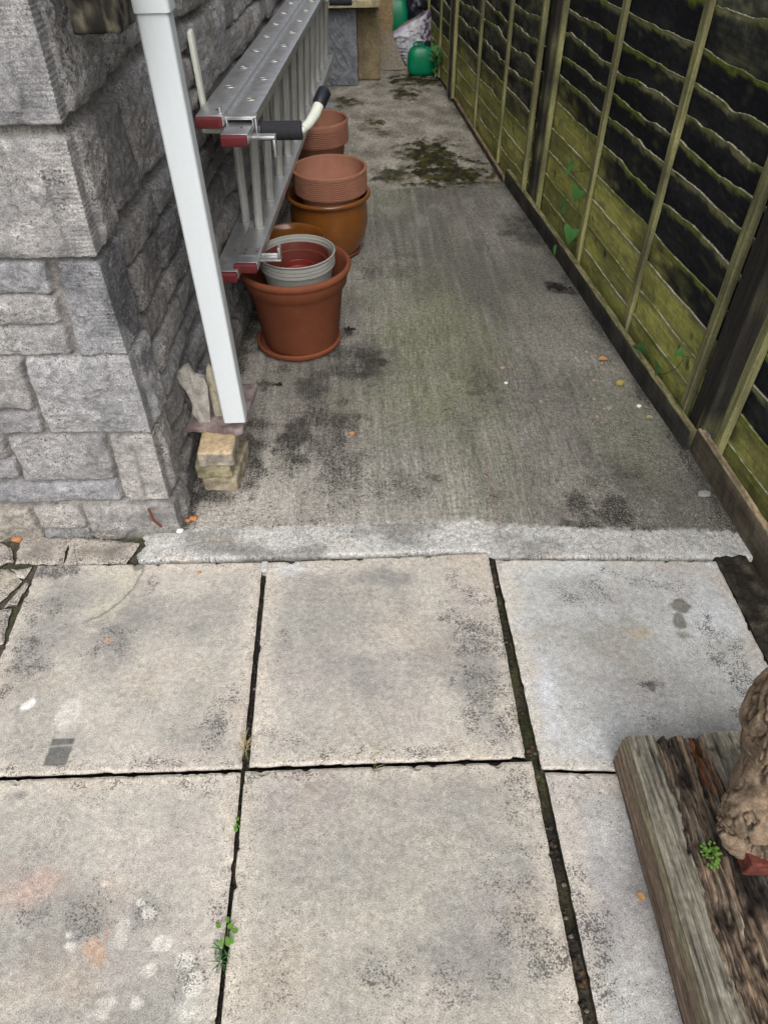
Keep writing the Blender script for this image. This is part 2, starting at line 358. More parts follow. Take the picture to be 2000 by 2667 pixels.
for (px, py, rx, ry, am) in [(1140, 420, 70, 48, 1.35), (1180, 455, 110, 24, 1.35), (1100, 392, 60, 26, 1.2), (1030, 455, 50, 22, .9), (980, 320, 24, 13, 1), (1010, 345, 30, 10, .6), (1055, 240, 34, 16, 1), (905, 262, 30, 14, .9), (1080, 205, 80, 16, 1.1), (1120, 212, 60, 12, 1), (950, 330, 20, 12, .5), (1270, 475, 50, 12, .7)]:
    mg = np.maximum(mg, am*pb(X, Y, px, py, rx, ry, rag=1.0, lo=.2, hi=1.3))
mg = mg*ss(-.6, .0, fbm(X*40, Y*25, 81, 4)+.6*mg); mg = np.clip(mg, 0, 1)
T = mix(T, mix((.016, .016, .006), (.065, .055, .014), ss(-.3, .6, fbm(X*16, Y*12, 91, 4))), mg)
Z += mg*(.006+.004*fbm(X*90, Y*70, 5, 3)); lg = lg*(1-mg); R = R*(1-.4*mg)
V = np.stack([X, Y, Z], -1).reshape(-1, 3); nx, ny = X.shape
T = T.reshape(-1, 3); Mk = np.stack([R, lg, (1-st)*(1-far)*(1-mg)*ss(-.8, .3, nA+.5*ss(.4, -.3, X))], -1).reshape(-1, 3)
Fc = grid_faces(nx, ny)[:, ::-1][:, ::-1]
# skirt at the front edge
base = len(V); fr = V.reshape(nx, ny, 3)[:, 0].copy(); fr[:, 2] = -.06; V = np.vstack([V, fr]); T = np.vstack([T, T.reshape(nx, ny, 3)[:, 0]*.35]); Mk = np.vstack([Mk, Mk.reshape(nx, ny, 3)[:, 0]])
i = np.arange(nx-1); Fc = np.vstack([Fc, np.stack([i*ny, (i+1)*ny, base+i+1, base+i], -1)])
o = mk('path', V, Fc, M_path, T=T, Mk=Mk); tag(o, kind='structure')

# ------------------------------------------------------------------ paving slabs
def slab(name, q, seed, colfn, mfn, n=170, th=.05, z0=.0, mat=M_slab, tilt=(0, 0), wob=.0012, rnd=.005):
    """q = TL, TR, BR, BL"""
    u = np.linspace(0, 1, n); U, Vv = np.meshgrid(u, u, indexing='ij'); q = [np.array(p) for p in q]
    P = (1-U)[..., None]*(1-Vv)[..., None]*q[3]+U[..., None]*(1-Vv)[..., None]*q[2]+U[..., None]*Vv[..., None]*q[1]+(1-U)[..., None]*Vv[..., None]*q[0]
    X, Y = P[..., 0], P[..., 1]; sx = np.linalg.norm(q[1]-q[0]); sy = np.linalg.norm(q[0]-q[3])
    ed = np.minimum(np.minimum(U, 1-U)*sx, np.minimum(Vv, 1-Vv)*sy)
    ch = np.clip(fbm(X*28+seed, Y*28, seed, 4), -.2, 1)
    Xn = X+wob*fbm(X*22, Y*22+seed, 1, 3)-(U-.5)*2*.004*ss(.2, 1, ch)*(ed < .012); Yn = Y+wob*fbm(X*22+9, Y*22+seed, 2, 3)-(Vv-.5)*2*.006*ss(.1, 1, ch)*(ed < .012)
    Z = z0+.0012*fbm(X*18, Y*18, seed, 4)+.0006*fbm(X*90, Y*90, seed, 3)-.0045*(1-ss(0, rnd, ed))-.004*ss(.25, .9, ch)*(1-ss(0, .012, ed))+tilt[0]*(U-.5)+tilt[1]*(Vv-.5)
    T = colfn(X, Y, ed); Mk = mfn(X, Y, ed)
    V = np.stack([Xn, Yn, Z], -1).reshape(-1, 3); T = T.reshape(-1, 3); Mk = Mk.reshape(-1, Mk.shape[-1])
    Fc = grid_faces(n, n); idx = np.arange(n*n).reshape(n, n)
    ring = np.concatenate([idx[:-1, 0], idx[-1, :-1], idx[:0:-1, -1], idx[0, :0:-1]])
    lo = V[ring].copy(); lo[:, 2] = z0-th; b = len(V); V = np.vstack([V, lo]); T = np.vstack([T, T[ring]*.6]); Mk = np.vstack([Mk, Mk[ring]])
    k = np.arange(len(ring)); k2 = (k+1) % len(ring)
    Fc = np.vstack([Fc, np.stack([ring[k2], ring[k], b+k, b+k2], -1)])
    return mk(name, V, Fc, mat, T=T, Mk=Mk)
def slabcol(seed, a=(.50, .463, .41), c=(.335, .32, .292), bl=(), warm=.25):
    def f(X, Y, ed):
        n1 = fbm(X*3+seed, Y*3, seed, 5); n2 = fbm(X*9, Y*9+seed, seed+3, 5)
        T = mix(c, a, ss(-.75, .75, n1*.8+n2*.45+.12*fbm(X*60, Y*60, seed, 2)))*.93; T = mix(T, T*np.array([.72, .73, .76]), .75*ss(.0, .9, fbm(X*2.2+seed*3, Y*4, seed+29, 6, .6))); T = mix(T, (.60, .54, .46), .6*ss(.07, .0, ed+.03*n2))
        T = mix(T, (.38, .33, .325), .3*ss(.1, .8, fbm(X*4, Y*4, seed+9, 4)))
        T = mix(T, (.44, .36, .27), warm*ss(.1, .9, fbm(X*5+3, Y*5, seed+19, 4)))
        for (px, py, rx, ry, colr, am) in bl:
            T = mix(T, colr, am*pb(X, Y, px*sc, py*sc, rx*1.15*sc, ry*1.15*sc, rag=1.0 if rx < 22 else .75, lo=(.45 if colr is ORG else .6) if rx < 22 else -.1, hi=1.05 if rx < 22 else 1.25))
        return T
    return f
def slabmask(seed, spots=(), base=.05, edge=.35, light=.12):
    def f(X, Y, ed):
        n2 = fbm(X*7, Y*7+seed, seed+5, 4)
        R = base+.14+.2*n2+edge*.8*ss(.06, 0, ed+.04*n2)
        for (px, py, rx, ry, am) in spots: R = np.maximum(R, 1.35*am*pb(X, Y, px*sc, py*sc, rx*1.3*sc, ry*1.3*sc, rag=.9, lo=-.1, hi=1.35))
        L = np.clip(light+.35+.3*n2, 0, 1)
        R = np.clip(R*(.85+.45*fbm(X*30, Y*30, seed, 4)), 0, 1.4); R = R/(1+.45*R**2)*1.02
        return np.stack([R, L, 0*R], -1)
    return f
GRY = (.20, .195, .19); DK = (.055, .052, .052); WH = (.60, .575, .52); ORG = (.55, .27, .13); PNK = (.50, .33, .27); LB = (.58, .60, .61)
lich = [(300, 1950, 9, 9, WH, .9), (225, 1912, 10, 8, WH, .9), (148, 2020, 10, 9, WH, .9), (148, 2045, 10, 9, WH, .9), (325, 1975, 16, 14, WH, .8), (350, 2040, 12, 10, WH, .85), (395, 2075, 20, 20, WH, .85), (420, 2130, 18, 22, WH, .9), (320, 2100, 13, 13, WH, .7), (290, 2170, 18, 18, WH, .7), (240, 2160, 25, 18, WH, .8), (205, 2195, 25, 14, WH, .8), (265, 2010, 12, 30, WH, .55), (410, 2190, 30, 20, WH, .7)]
P_ = 'paving_slab'
q = dict(L1=[(-.918, 1.283), (-.300, 1.264), (-.293, .674), (-.915, .681)], M1=[(-.287, 1.262), (.323, 1.266), (.317, .671), (-.279, .677)],
         R1=[(.339, 1.240), (.938, 1.205), (.935, .60), (.346, .644)], L2=[(-.92, .674), (-.294, .668), (-.288, .055), (-.92, .06)],
         M2=[(-.286, .669), (.329, .6635), (.326, .052), (-.279, .055)], R2=[(.352, .638), (.95, .594), (.95, .0), (.352, .03)])
fL1 = slabcol(1, bl=[(240, 1305, 55, 30, (.50, .47, .38), .8), (265, 1250, 50, 30, (.50, .47, .38), .7), (225, 1400, 60, 45, GRY, .6), (110, 1235, 60, 14, GRY, .7), (60, 1400, 60, 60, GRY, .4), (110, 1300, 45, 20, GRY, .3), (300, 1225, 12, 7, (.22, .22, .19), 1), (60, 1525, 16, 12, (.75, .74, .7), .9), (145, 1540, 18, 22, (.62, .6, .56), .6), (230, 1385, 12, 8, ORG, .35), (320, 1470, 30, 60, GRY, .3)])
def fL1b(X, Y, ed):
    T = fL1(X, Y, ed)
    a, b = G(128*sc, 1625*sc); dx = X-a+.0012*fbm(X*90, Y*90, 0, 3); dy = Y-b     # dark adhesive mark
    u = np.abs(dx-.07*dy)/.026; v = np.abs(dy)/.033; m = (1-ss(.9, 1.02, np.maximum(u, v)))*(1-.8*np.exp(-((dy-.014)/.0025)**2))
    T = mix(T, (.10, .10, .10), m*.85)
    ca, cb = G(160*sc, 1235*sc); r = np.sqrt((X-ca)**2+(Y-cb)**2); th = np.arctan2(Y-cb, X-ca); R0 = G(305*sc, 1245*sc)[0]-ca   # curved scratch
    m = np.exp(-((r-R0-.004*fbm(th*9, 0, 2))/.0035)**2)*ss(.1, -.05, th)*ss(-1.35, -1.0, th)
    return mix(T, (.16, .14, .12), .75*m)
slab(P_, q['L1'], 1, fL1b, slabmask(1, [(110, 1240, 60, 16, .75), (60, 1400, 70, 70, .62), (20, 1480, 40, 60, .6), (215, 1400, 60, 45, .5), (300, 1650, 250, 14, .5), (470, 1560, 40, 60, .55), (330, 1250, 12, 30, .5), (100, 1310, 60, 30, .45)], base=.08, edge=.3), n=200)
slab(P_, q['M1'], 2, slabcol(2, bl=[(810, 1250, 90, 22, GRY, .65), (790, 1290, 100, 40, (.3, .28, .25), .4), (560*1.1, 1230, 30, 14, (.55, .56, .58), .8), (640, 1230, 60, 12, (.55, .56, .58), .5), (1010, 1300, 40, 60, (.55, .47, .44), .4)]), slabmask(2, [(1030, 1420, 60, 150, .62), (1080, 1560, 40, 90, .7), (600, 1420, 25, 90, .45), (850, 1625, 260, 14, .5), (600, 1600, 60, 40, .4), (860, 1420, 20, 30, .35)], base=.06, edge=.3), n=200, tilt=(0, .002))
slab(P_, q['R1'], 3, slabcol(3, a=(.55, .55, .54), c=(.38, .375, .355), warm=.18, bl=[(1250, 1225, 120, 20, LB, .7), (1180, 1480, 22, 60, (.60, .61, .64), .9), (1250, 1330, 60, 24, LB, .5), (1560, 1330, 90, 60, LB, .7), (1390, 1370, 26, 14, (.44, .37, .22), .7), (1478, 1310, 16, 12, (.20, .19, .17), .95), (1468, 1345, 14, 14, (.2, .19, .17), .95), (1478, 1375, 24, 10, (.24, .22, .17), .9), (1300, 1380, 120, 40, (.34, .31, .27), .5), (1330, 1470, 110, 50, (.35, .31, .28), .4), (1240, 1600, 110, 50, LB, .6), (1540, 1220, 30, 16, LB, .8), (1400, 1478, 22, 6, (.18, .18, .19), .8), (1405, 1485, 6, 10, (.14, .14, .14), .8), (1560, 1400, 50, 25, (.36, .34, .3), .5)]), slabmask(3, [(1350, 1270, 150, 40, .45), (1590, 1430, 50, 90, .6), (1610, 1520, 30, 60, .6), (1250, 1290, 60, 30, .45), (1400, 1480, 25, 8, .75), (1450, 1560, 60, 60, .35), (1130, 1350, 20, 90, .35)], base=.1, edge=.12, light=.1), n=200, z0=.002)
slab(P_, q['L2'], 4, slabcol(4, bl=[(60, 1920, 90, 50, PNK, .5), (230, 2020, 7, 42, ORG, .8), (226, 1915, 8, 20, ORG, .5), (205, 2060, 18, 40, ORG, .35), (160, 1990, 130, 60, GRY, .5), (310, 1975, 45, 35, GRY, .6), (380, 2100, 60, 50, GRY, .4), (45, 1720, 22, 10, GRY, .8), (90, 2120, 120, 60, (.34, .28, .23), .4), (150, 2190, 100, 18, GRY, .4)]+lich), slabmask(4, [(190, 1700, 60, 16, .6), (430, 1690, 60, 30, .5), (150, 1990, 100, 45, .5), (300, 1980, 60, 40, .5), (480, 1960, 24, 90, .45), (430, 2090, 50, 70, .5)], base=.08, edge=.25, light=.3), n=200, z0=-.001)
slab(P_, q['M2'], 5, slabcol(5, a=(.46, .425, .365), bl=[(658, 1835, 9, 12, WH, .8), (660, 1850, 7, 8, GRY, .5), (930, 2080, 180, 60, GRY, .4), (810, 1930, 40, 30, GRY, .3), (1120, 1800, 70, 70, (.5, .46, .4), .4)]), slabmask(5, [(1120, 1850, 70, 150, .45), (1180, 2080, 70, 90, .68), (1060, 2020, 90, 90, .45), (860, 2130, 160, 60, .5), (640, 1680, 120, 14, .5), (1130, 1700, 30, 70, .5), (610, 2080, 40, 60, .35)], base=.1, edge=.3, light=.25), n=200)
slab(P_, q['R2'], 6, slabcol(6, a=(.52, .51, .49), c=(.33, .32, .305), warm=.1, bl=[(1250, 2080, 90, 80, GRY, .35)]), slabmask(6, [(1260, 2010, 50, 110, .65), (1290, 2120, 60, 60, .5), (1240, 1700, 60, 40, .35)], base=.12, edge=.15), n=200, z0=.001)
for k, nn in enumerate([s for s in S.collection.objects if s.name.startswith(P_)]):
    tag(nn, kind='structure')
    nn['label'] = ['square slab below the stone wall with a small dark rectangular mark', 'middle square slab touching the concrete path edge', 'pale blue-grey square slab with flaked patches near the fence', 'square slab with orange and pink stains and pale lichen spots', 'large plain beige slab at the bottom of the picture between two joints', 'narrow-looking pale slab partly under the old timber sleeper'][k]
# crazy paving by the wall foot
zA = lambda x, y: G(x/3.318, 1250+y/3.318)
for k, (pq, lb, cc) in enumerate([([(180, 480), (600, 470), (530, 720), (120, 715)], 'dark brown-grey irregular paving stone at the wall foot, left of the mossy gap', (.20, .18, .15)),
    ([(610, 480), (1210, 530), (1085, 712), (560, 720)], 'widest brown-grey irregular paving stone at the wall foot, right of the mossy gap', (.21, .19, .165)),
    ([(-60, 505), (85, 560), (105, 700), (-60, 740)], 'paving stone cut by the left picture edge just under the wall', (.19, .18, .17)),
    ([(-60, 755), (60, 755), (185, 862), (-60, 1085)], 'olive paving stone with a pointed right end at the left picture edge', (.25, .24, .18)),
    ([(85, 752), (262, 748), (205, 835), (150, 815)], 'small triangular paving stone beside the corner of the slab', (.27, .26, .24)),
    ([(195, 885), (232, 890), (150, 1070), (25, 1085)], 'slim dark paving sliver beside the slab edge', (.15, .135, .12)),
    ([(-60, 1100), (108, 1095), (10, 1400), (-60, 1420)], 'lowest irregular paving stone on the left picture edge', (.21, .2, .18))]):
    Q = [zA(*p) for p in pq]; Q = np.array(Q); Q = [tuple(p) for p in Q.mean(0)+(Q-Q.mean(0))*1.015]
    o = slab('paving_stone', Q, 30+k, slabcol(30+k, a=cc, c=tuple(c*.6 for c in cc), warm=.2), slabmask(30+k, base=.25, edge=.4), n=70, z0=-.004, wob=.006, rnd=.012)
    tag(o, lb, kind='structure')
# mortar filling at the head of the joint
V, Fc = rough_block((-.293, 1.248, -.02), (.022, .035, .046), 5, amp=.003, n=8)
tag(mk('mortar', V, Fc, M_slab, T=np.tile([.42, .41, .4], (len(V), 1)), Mk=np.tile([.2, 0, 0], (len(V), 1))), kind='structure')
V, Fc = rough_block((.984, 1.0, -.03), (.085, .44, .06), 6, amp=.009, n=40)
nn = fbm(V[:, 0]*20, V[:, 1]*20, 3)
tag(mk('soil_strip', V, Fc, M_soil, T=mix((.03, .025, .02), (.1, .085, .06), ss(-.3, .8, nn)), Mk=np.zeros((len(V), 3))), kind='structure')

# ------------------------------------------------------------------ stone wall (front face and side face meet at a ridge)
rnd = random.Random(11)
stones = []   # (polygon in (s,z), tone, quoin)   s<0 front face (s = x+.575), s>0 side face
def st_add(pts, tone=None, quoin=0, warm=0): stones.append((pts, rnd.uniform(.8, 1.12) if tone is None else tone, quoin, warm))
def fr(p): return [(x+.57, z) for x, z in p]
st_add([(-.62, 1.32), (.30, 1.32), (.30, 1.055), (-.62, 1.055)], 1.0, 1)
st_add([(-.62, 1.03), (.17, 1.03), (.145, .81), (-.62, .81)], 1.05, 1)
st_add(fr([(-1.3, .797), (-.668, .797), (-.676, .731), (-1.3, .732)]), .95)
st_add(fr([(-1.3, .722), (-.671, .721), (-.684, .656), (-1.3, .66)]), 1.0)
st_add(fr([(-1.3, .647), (-.676, .645), (-.684, .583), (-1.3, .588)]), 1.02)
st_add([(-.072, .795), (.135, .795), (.13, .582), (-.095, .578)], .95, 1)
st_add(fr([(-1.3, .573), (-.80, .573), (-.817, .437), (-1.3, .437)]), 1.0)
st_add(fr([(-1.3, .424), (-.816, .422), (-.822, .361), (-1.3, .361)]), 1.0)
st_add([(-.215, .572), (.125, .572), (.12, .350), (-.232, .357)], 1.06, 1)
st_add(fr([(-1.3, .346), (-.922, .346), (-.927, .286), (-1.3, .284)]), .9)
st_add(fr([(-1.3, .272), (-.924, .272), (-.931, .214), (-1.3, .208)]), .98)
st_add(fr([(-.908, .345), (-.676, .339), (-.686, .203), (-.914, .206)]), .92)
st_add([(-.09, .336), (.125, .338), (.125, .122), (-.10, .121)], 1.08, 1, .15)
st_add(fr([(-1.3, .195), (-.687, .188), (-.685, .122), (-1.3, .139)]), .98)
st_add(fr([(-1.3, .108), (-.943, .108), (-.936, -.03), (-1.3, -.03)]), 1.02, 0, .5)
st_add(fr([(-.925, .108), (-.806, .104), (-.802, .033), (-.925, .033)]), 1.08, 0, .3)
st_add(fr([(-.925, .024), (-.80, .024), (-.80, -.03), (-.925, -.03)]), .85)
st_add([(-.218, .106), (.10, .106), (.08, -.03), (-.225, -.03)], .93, 2)
bands = [(-.03, .112, .09), (.12, .34, .135), (.35, .575, .135), (.585, .80, .145), (.812, 1.035, .16), (1.05, 1.29, .31), (1.30, 1.52, .05), (1.53, 1.76, .05), (1.77, 2.0, .05), (2.01, 2.3, .05)]
for (z0, z1, s0) in bands:
    s = s0
    while s < 7.4:
        L = rnd.uniform(.28, .62); k = rnd.choice([1, 2, 2, 2, 3]) if z1-z0 > .15 else rnd.choice([1, 1, 2])
        zs = [z0]+sorted([z0+(z1-z0)*(j+rnd.uniform(-.13, .13))/k for j in range(1, k)])+[z1]
        for a0, a1 in zip(zs[:-1], zs[1:]):
            t = s; lim = s+L
            while t < lim-.02:
                l = rnd.uniform(.16, .36) if k > 1 else rnd.uniform(.14, .26); e = min(t+l, lim)
                if lim-e < .08: e = lim
                j = [rnd.uniform(-.007, .007) for _ in range(6)]
                st_add([(t+.006+j[0], a1-.006+j[1]), (e-.006+j[2], a1-.006+j[1]), (e-.006+j[3], a0+.006+j[4]), (t+.006+j[5], a0+.006+j[4])], rnd.uniform(.62, 1.02))
                t = e
        s = s+L
    if z0 >= 1.3: st_add([(-1.6, z1-.01), (.05, z1-.01), (.05, z0), (-1.6, z0)], 1)
sF = -np.concatenate([[3, 2.4, 1.8, 1.2, .9, .75], np.arange(.62, 0, -.0028)])
sS = [0]; 
while sS[-1] < 6.9: sS.append(sS[-1]+.0028*(1+1.9*sS[-1]))
sv = np.concatenate([sF, sS]); zv = np.concatenate([np.arange(-.06, 1.3, .0032), np.linspace(1.32, 2.3, 40)])
Sg, Zg = np.meshgrid(sv, zv, indexing='ij')
wsx = Sg+.0045*fbm(Sg*14, Zg*14, 1, 4)+.0015*fbm(Sg*80, Zg*80, 1, 2); wsz = Zg+.0045*fbm(Sg*14, Zg*14, 7, 4)+.0015*fbm(Sg*80, Zg*80, 9, 2)
D = np.full(Sg.shape, -.02); tone = np.full(Sg.shape, .8); qn = np.zeros(Sg.shape); wm = np.zeros(Sg.shape); sid = np.zeros(Sg.shape)
for k, (pts, tn, qu, wr) in enumerate(stones):
    xsx = [p[0] for p in pts]; zsz = [p[1] for p in pts]
    i0, i1 = np.searchsorted(sv, [min(xsx)-.03, max(xsx)+.03]); j0, j1 = np.searchsorted(zv, [min(zsz)-.03, max(zsz)+.03])
    if i1 <= i0 or j1 <= j0: continue
    a, b = wsx[i0:i1, j0:j1], wsz[i0:i1, j0:j1]; d = np.full(a.shape, 9.)
    m = len(pts); ar = sum(pts[i][0]*pts[(i+1) % m][1]-pts[(i+1) % m][0]*pts[i][1] for i in range(m))
    for i in range(m):
        p, r = pts[i], pts[(i+1) % m]
        if ar < 0: p, r = r, p
        ex, ez = r[0]-p[0], r[1]-p[1]; l = math.hypot(ex, ez); di = (-(a-p[0])*ez+(b-p[1])*ex)/l
        rr = .012; hh = np.clip(.5+.5*(di-d)/rr, 0, 1); d = di*(1-hh)+d*hh-rr*hh*(1-hh)   # smooth min = rounded corners
    cur = D[i0:i1, j0:j1]; up = d > cur
    D[i0:i1, j0:j1] = np.where(up, d, cur)
    for arr, val in ((tone, tn), (qn, qu), (wm, wr), (sid, k)):
        s_ = arr[i0:i1, j0:j1]; s_[up] = val
D = np.where((Sg < .02) & (D > -.019), D+.0035, D)
inside = ss(-.004, .003, D)
rockN = fbm(Sg*9+sid*7.7, Zg*13, sid*1.3, 6, .56)
ridge = np.abs(fbm(Sg*7+sid*3, Zg*11+sid, 33, 4)); 
side = ss(-.005, .005, Sg)
relief = np.where(Sg > .02, .030, .023)
rockL = fbm(Sg*4.5+sid*7.7, Zg*7, sid*1.3, 3, .5)
fac = fbm(Sg*16+sid*3, Zg*24+sid, 33, 2)
fac = np.abs(fac)*.5+.25*np.abs(fbm(Sg*34+sid, Zg*50, 35, 2))
tq = rockL*3.2+.8*fbm(Sg*12+sid, Zg*16, 71, 3); fr_ = tq-np.floor(tq); ter = (np.floor(tq)+ss(.72, 1, fr_))/3.2
h = (.72*ss(-.003, .005, D)+.28*ss(-.003, .028, D))*(relief*(.66+.22*rockL+.22*ter+.10*rockN-.30*fac)+.006)
h += ss(0, .02, D)*.0022*fbm(Sg*70, Zg*70, 5, 4)
# tooled margins beside the ridge on quoins
marg = np.where(qn > 0, ss(.040, .030, np.abs(Sg+.006+.006*pn(Zg*9, 4.0)))*ss(.001, .008, D), 0)
tool = .0019*np.sin(2*math.pi*Zg/.0088+1.8*pn(Sg*30, Zg*30))*(.6+.5*pn(Sg*40, Zg*20, 4))
flatlev = .0145*ss(-.002, .006, D)
h = h*(1-marg)+marg*(flatlev+tool)
hm = -.004+.002*fbm(Sg*50, Zg*50, 9, 3)
h = np.where(D > -.02+1e-6, h, 0); h = h*inside+hm*(1-inside)
h += np.where((Zg < .112) & (Sg < .12), .012, 0)*ss(-.01, .01, D+.012)
h += .012*fbm(Sg*2.2, Zg*2.2, 50, 3)*ss(.15, .4, Sg)
bx = np.where(Sg < 0, -.57+Sg, -.57+.065*Sg); by = np.where(Sg < 0, 1.415, 1.415+Sg)
tF = ss(-.035, 0, Sg); tS = ss(.035, 0, Sg)
nxx = np.where(Sg < 0, tF, 1.0); nyy = np.where(Sg < 0, -1.0, -tS)
lean = np.where(Sg < 0, 0, 0)
Xw = bx+nxx*h-(.012-.012*ss(.2, 1.2, Zg))*0; Yw = by+nyy*h
lean = .012*ss(0, .5, Zg)+.018*ss(.75, 1.25, Zg)   # slight lean of the corner seen in the quoins
Xw = Xw+lean*ss(.6, .0, np.abs(Sg))
n1 = fbm(Sg*6, Zg*6, 77, 5); n2 = fbm(Sg*20, Zg*20, 79, 4)
T = mix((.225, .222, .228), (.45, .437, .43), ss(-.8, .8, n1*.6+n2*.5)); T = T*tone[..., None]
tcol = np.stack([1+.035*np.sin(sid*2.3), 1+.012*np.sin(sid*2.3), 1-.025*np.sin(sid*2.3)], -1); T = T*tcol; T = mix(T, (.42, .36, .28), wm*.8); T = mix(T, (.30, .275, .29), .3*ss(.1, .8, fbm(Sg*4, Zg*4, 99, 3)))
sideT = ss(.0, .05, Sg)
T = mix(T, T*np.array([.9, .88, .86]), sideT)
T = mix(T, (.235, .22, .20), (1-inside)*.9*(1-.35*sideT)); T = T*(1+marg*32*np.clip(tool, -.003, .003))[..., None]
bk = .9*blob(Sg, Zg, .07, .70, .10, .13, rag=.4, seed=3)*(Sg > -.015)+.55*blob(Sg, Zg, -.05, .77, .05, .05, seed=5)+.5*blob(Sg, Zg, -.03, .94, .02, .05, seed=6)+.5*blob(Sg, Zg, .07, .52, .05, .05, seed=4)*(Sg > 0)
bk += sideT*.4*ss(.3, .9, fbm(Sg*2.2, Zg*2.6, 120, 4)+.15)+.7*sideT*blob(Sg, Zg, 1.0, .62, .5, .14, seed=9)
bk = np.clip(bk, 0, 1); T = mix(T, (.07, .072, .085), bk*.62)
R = np.clip(.30+.18*n2+.22*n1+.30*bk+.10*sideT+.15*ss(.12, -.02, Zg), 0, 1); Lw = np.clip(.45+.4*n2-.3*bk, 0, 1)*inside
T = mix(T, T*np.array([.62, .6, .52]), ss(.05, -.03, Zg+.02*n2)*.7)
mo = ss(.2, .8, fbm(Sg*14, Zg*14, 140, 4))*ss(.06, 0, Zg)*(1-inside)
T = mix(T, (.09, .1, .03), mo*.8)
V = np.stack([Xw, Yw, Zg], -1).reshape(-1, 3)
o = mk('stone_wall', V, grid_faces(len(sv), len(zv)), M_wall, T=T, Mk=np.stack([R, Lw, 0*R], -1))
tag(o, 'grey rough faced stone house wall with tooled corner stones beside the alley', 'wall')
# rusty wire tie in the bottom corner stone
tag(MB().tube([(-.605, 1.372, .112), (-.600, 1.366, .075), (-.585, 1.368, .045)], .004, 8).mk('metal_tie', M_steel), 'thin rusty strap sticking out of the bottom corner stone', 'metal strap')

# ------------------------------------------------------------------ downpipe
dp = empty('downpipe', (-.384, 1.652, .205), 'square white plastic downpipe in front of the stone corner, ending over stacked bricks', 'downpipe')
def sqtube(cx, cy, z0, z1, w, d, r=.007, th=.003, open_=True, n=6):
    def ring(w, d, r, z):
        P = []
        for (sx, sy, a0) in ((1, 1, 0), (-1, 1, 90), (-1, -1, 180), (1, -1, 270)):
            for k in range(n+1):
                a = math.radians(a0+90*k/n); P.append((cx+sx*(w/2-r)+r*math.cos(a), cy+sy*(d/2-r)+r*math.sin(a), z))
        return P
    zs = np.linspace(z0, z1, 12); V = []; m = 4*(n+1); rings = [ring(w, d, r, z) for z in zs]+[ring(w-2*th, d-2*th, r*.7, z) for z in zs[::-1]]
    for rg in rings: V += rg
    Fc = [(i*m+k, i*m+(k+1) % m, ((i+1) % len(rings))*m+(k+1) % m, ((i+1) % len(rings))*m+k) for i in range(len(rings)) for k in range(m)]
    return V, Fc
MB().add(*sqtube(-.384, 1.652, .205, 1.20, .0635, .055)).mk('pipe', M_upvc, dp)
MB().add(*sqtube(-.384, 1.652, 1.183, 1.42, .074, .066, r=.009)).mk('socket', M_upvc, dp)
b = MB().box((-.441, 1.625, 1.215), (.055, .008, .034), bev=.002).box((-.467, 1.614, 1.212), (.012, .022, .044), bev=.003); b.mk('bracket', M_upvc, dp)
MB().tube([(-.441, 1.620, 1.215), (-.441, 1.612, 1.215)], .006, 10).mk('screw', M_blackp, dp)
# weathered timber block behind the bracket
V, Fc = rough_block((-.445, 1.52, 1.262), (.085, .11, .17), 21, amp=.004, n=20)
nn = fbm(V[:, 0]*30, V[:, 1]*30, V[:, 2]*18); T = mix((.012, .011, .010), (.09, .08, .055), ss(.1, .9, nn+.5*(V[:, 0] > -.43)))
tag(mk('timber_block', V, Fc, M_woodv, T=T), 'dark rotten timber block on the wall behind the top of the white downpipe', 'timber')

# ------------------------------------------------------------------ ladder
def Lp(x0, y0, u, v, z, k=.0715): # point along the ladder: u along, v across
    l = math.hypot(1, k); return (x0+(k*u+v)/l, y0+(u-k*v)/l, z)
lad = empty('extension_ladder', (-.36, 3.6, .38), 'long two-section aluminium ladder hung on its side along the stone wall', 'ladder')
AZ = math.atan(.0715)
def lbox(mb, x0, y0, u0, u1, v0, v1, z0, z1, bev=.002):
    c = Lp(x0, y0, (u0+u1)/2, (v0+v1)/2, (z0+z1)/2); mb.box(c, (v1-v0, u1-u0, z1-z0), rz=-AZ, bev=bev); return mb
def rail(x0, y0, zt, u1, top, start=0.0, w=.08):
    b = MB(); s = -1 if top else 1
    # web plate plus two lips pointing to the rungs' side
    lbox(b, x0, y0, start, u1, -w/2, w/2, zt-.004 if top else zt, zt if top else zt+.004, .001)
    for v in (-w/2, w/2):
        a, c = (v, v+.004) if v < 0 else (v-.004, v)
        if top: lbox(b, x0, y0, start, u1, a, c, zt-.028, zt-.0042, .001)
        else: lbox(b, x0, y0, start, u1, a, c, zt-.024, zt-.0002, .001)
    # face plate under the web gives the box section its depth
    lbox(b, x0, y0, start, u1, -w/2+.0045, w/2-.0045, (zt-.028) if top else (zt-.024), (zt-.024) if top else (zt-.020), .001)
    b.mk('rail', M_alu, lad)
def ribtube(mb, p, z0, z1, rx=.0155, ry=.0135, n=48):
    V = []; 
    for z, sc_ in ((z0, 1.28), (z0+.003, 1.28), (z0+.004, 1.0), (z1, 1.0)):
        for k in range(n):
            a = 2*math.pi*k/n; c, s = math.cos(a), math.sin(a); e = .55
            x = math.copysign(abs(c)**e, c); y = math.copysign(abs(s)**e, s); rb = 1-(.07 if (k % 4) < 2 and sc_ == 1 else 0)
            V.append((p[0]+x*rx*rb*sc_, p[1]+y*ry*rb*sc_, z))
    Fc = [(i*n+k, i*n+(k+1) % n, (i+1)*n+(k+1) % n, (i+1)*n+k) for i in range(3) for k in range(n)]
    mb.add(V, Fc); return mb
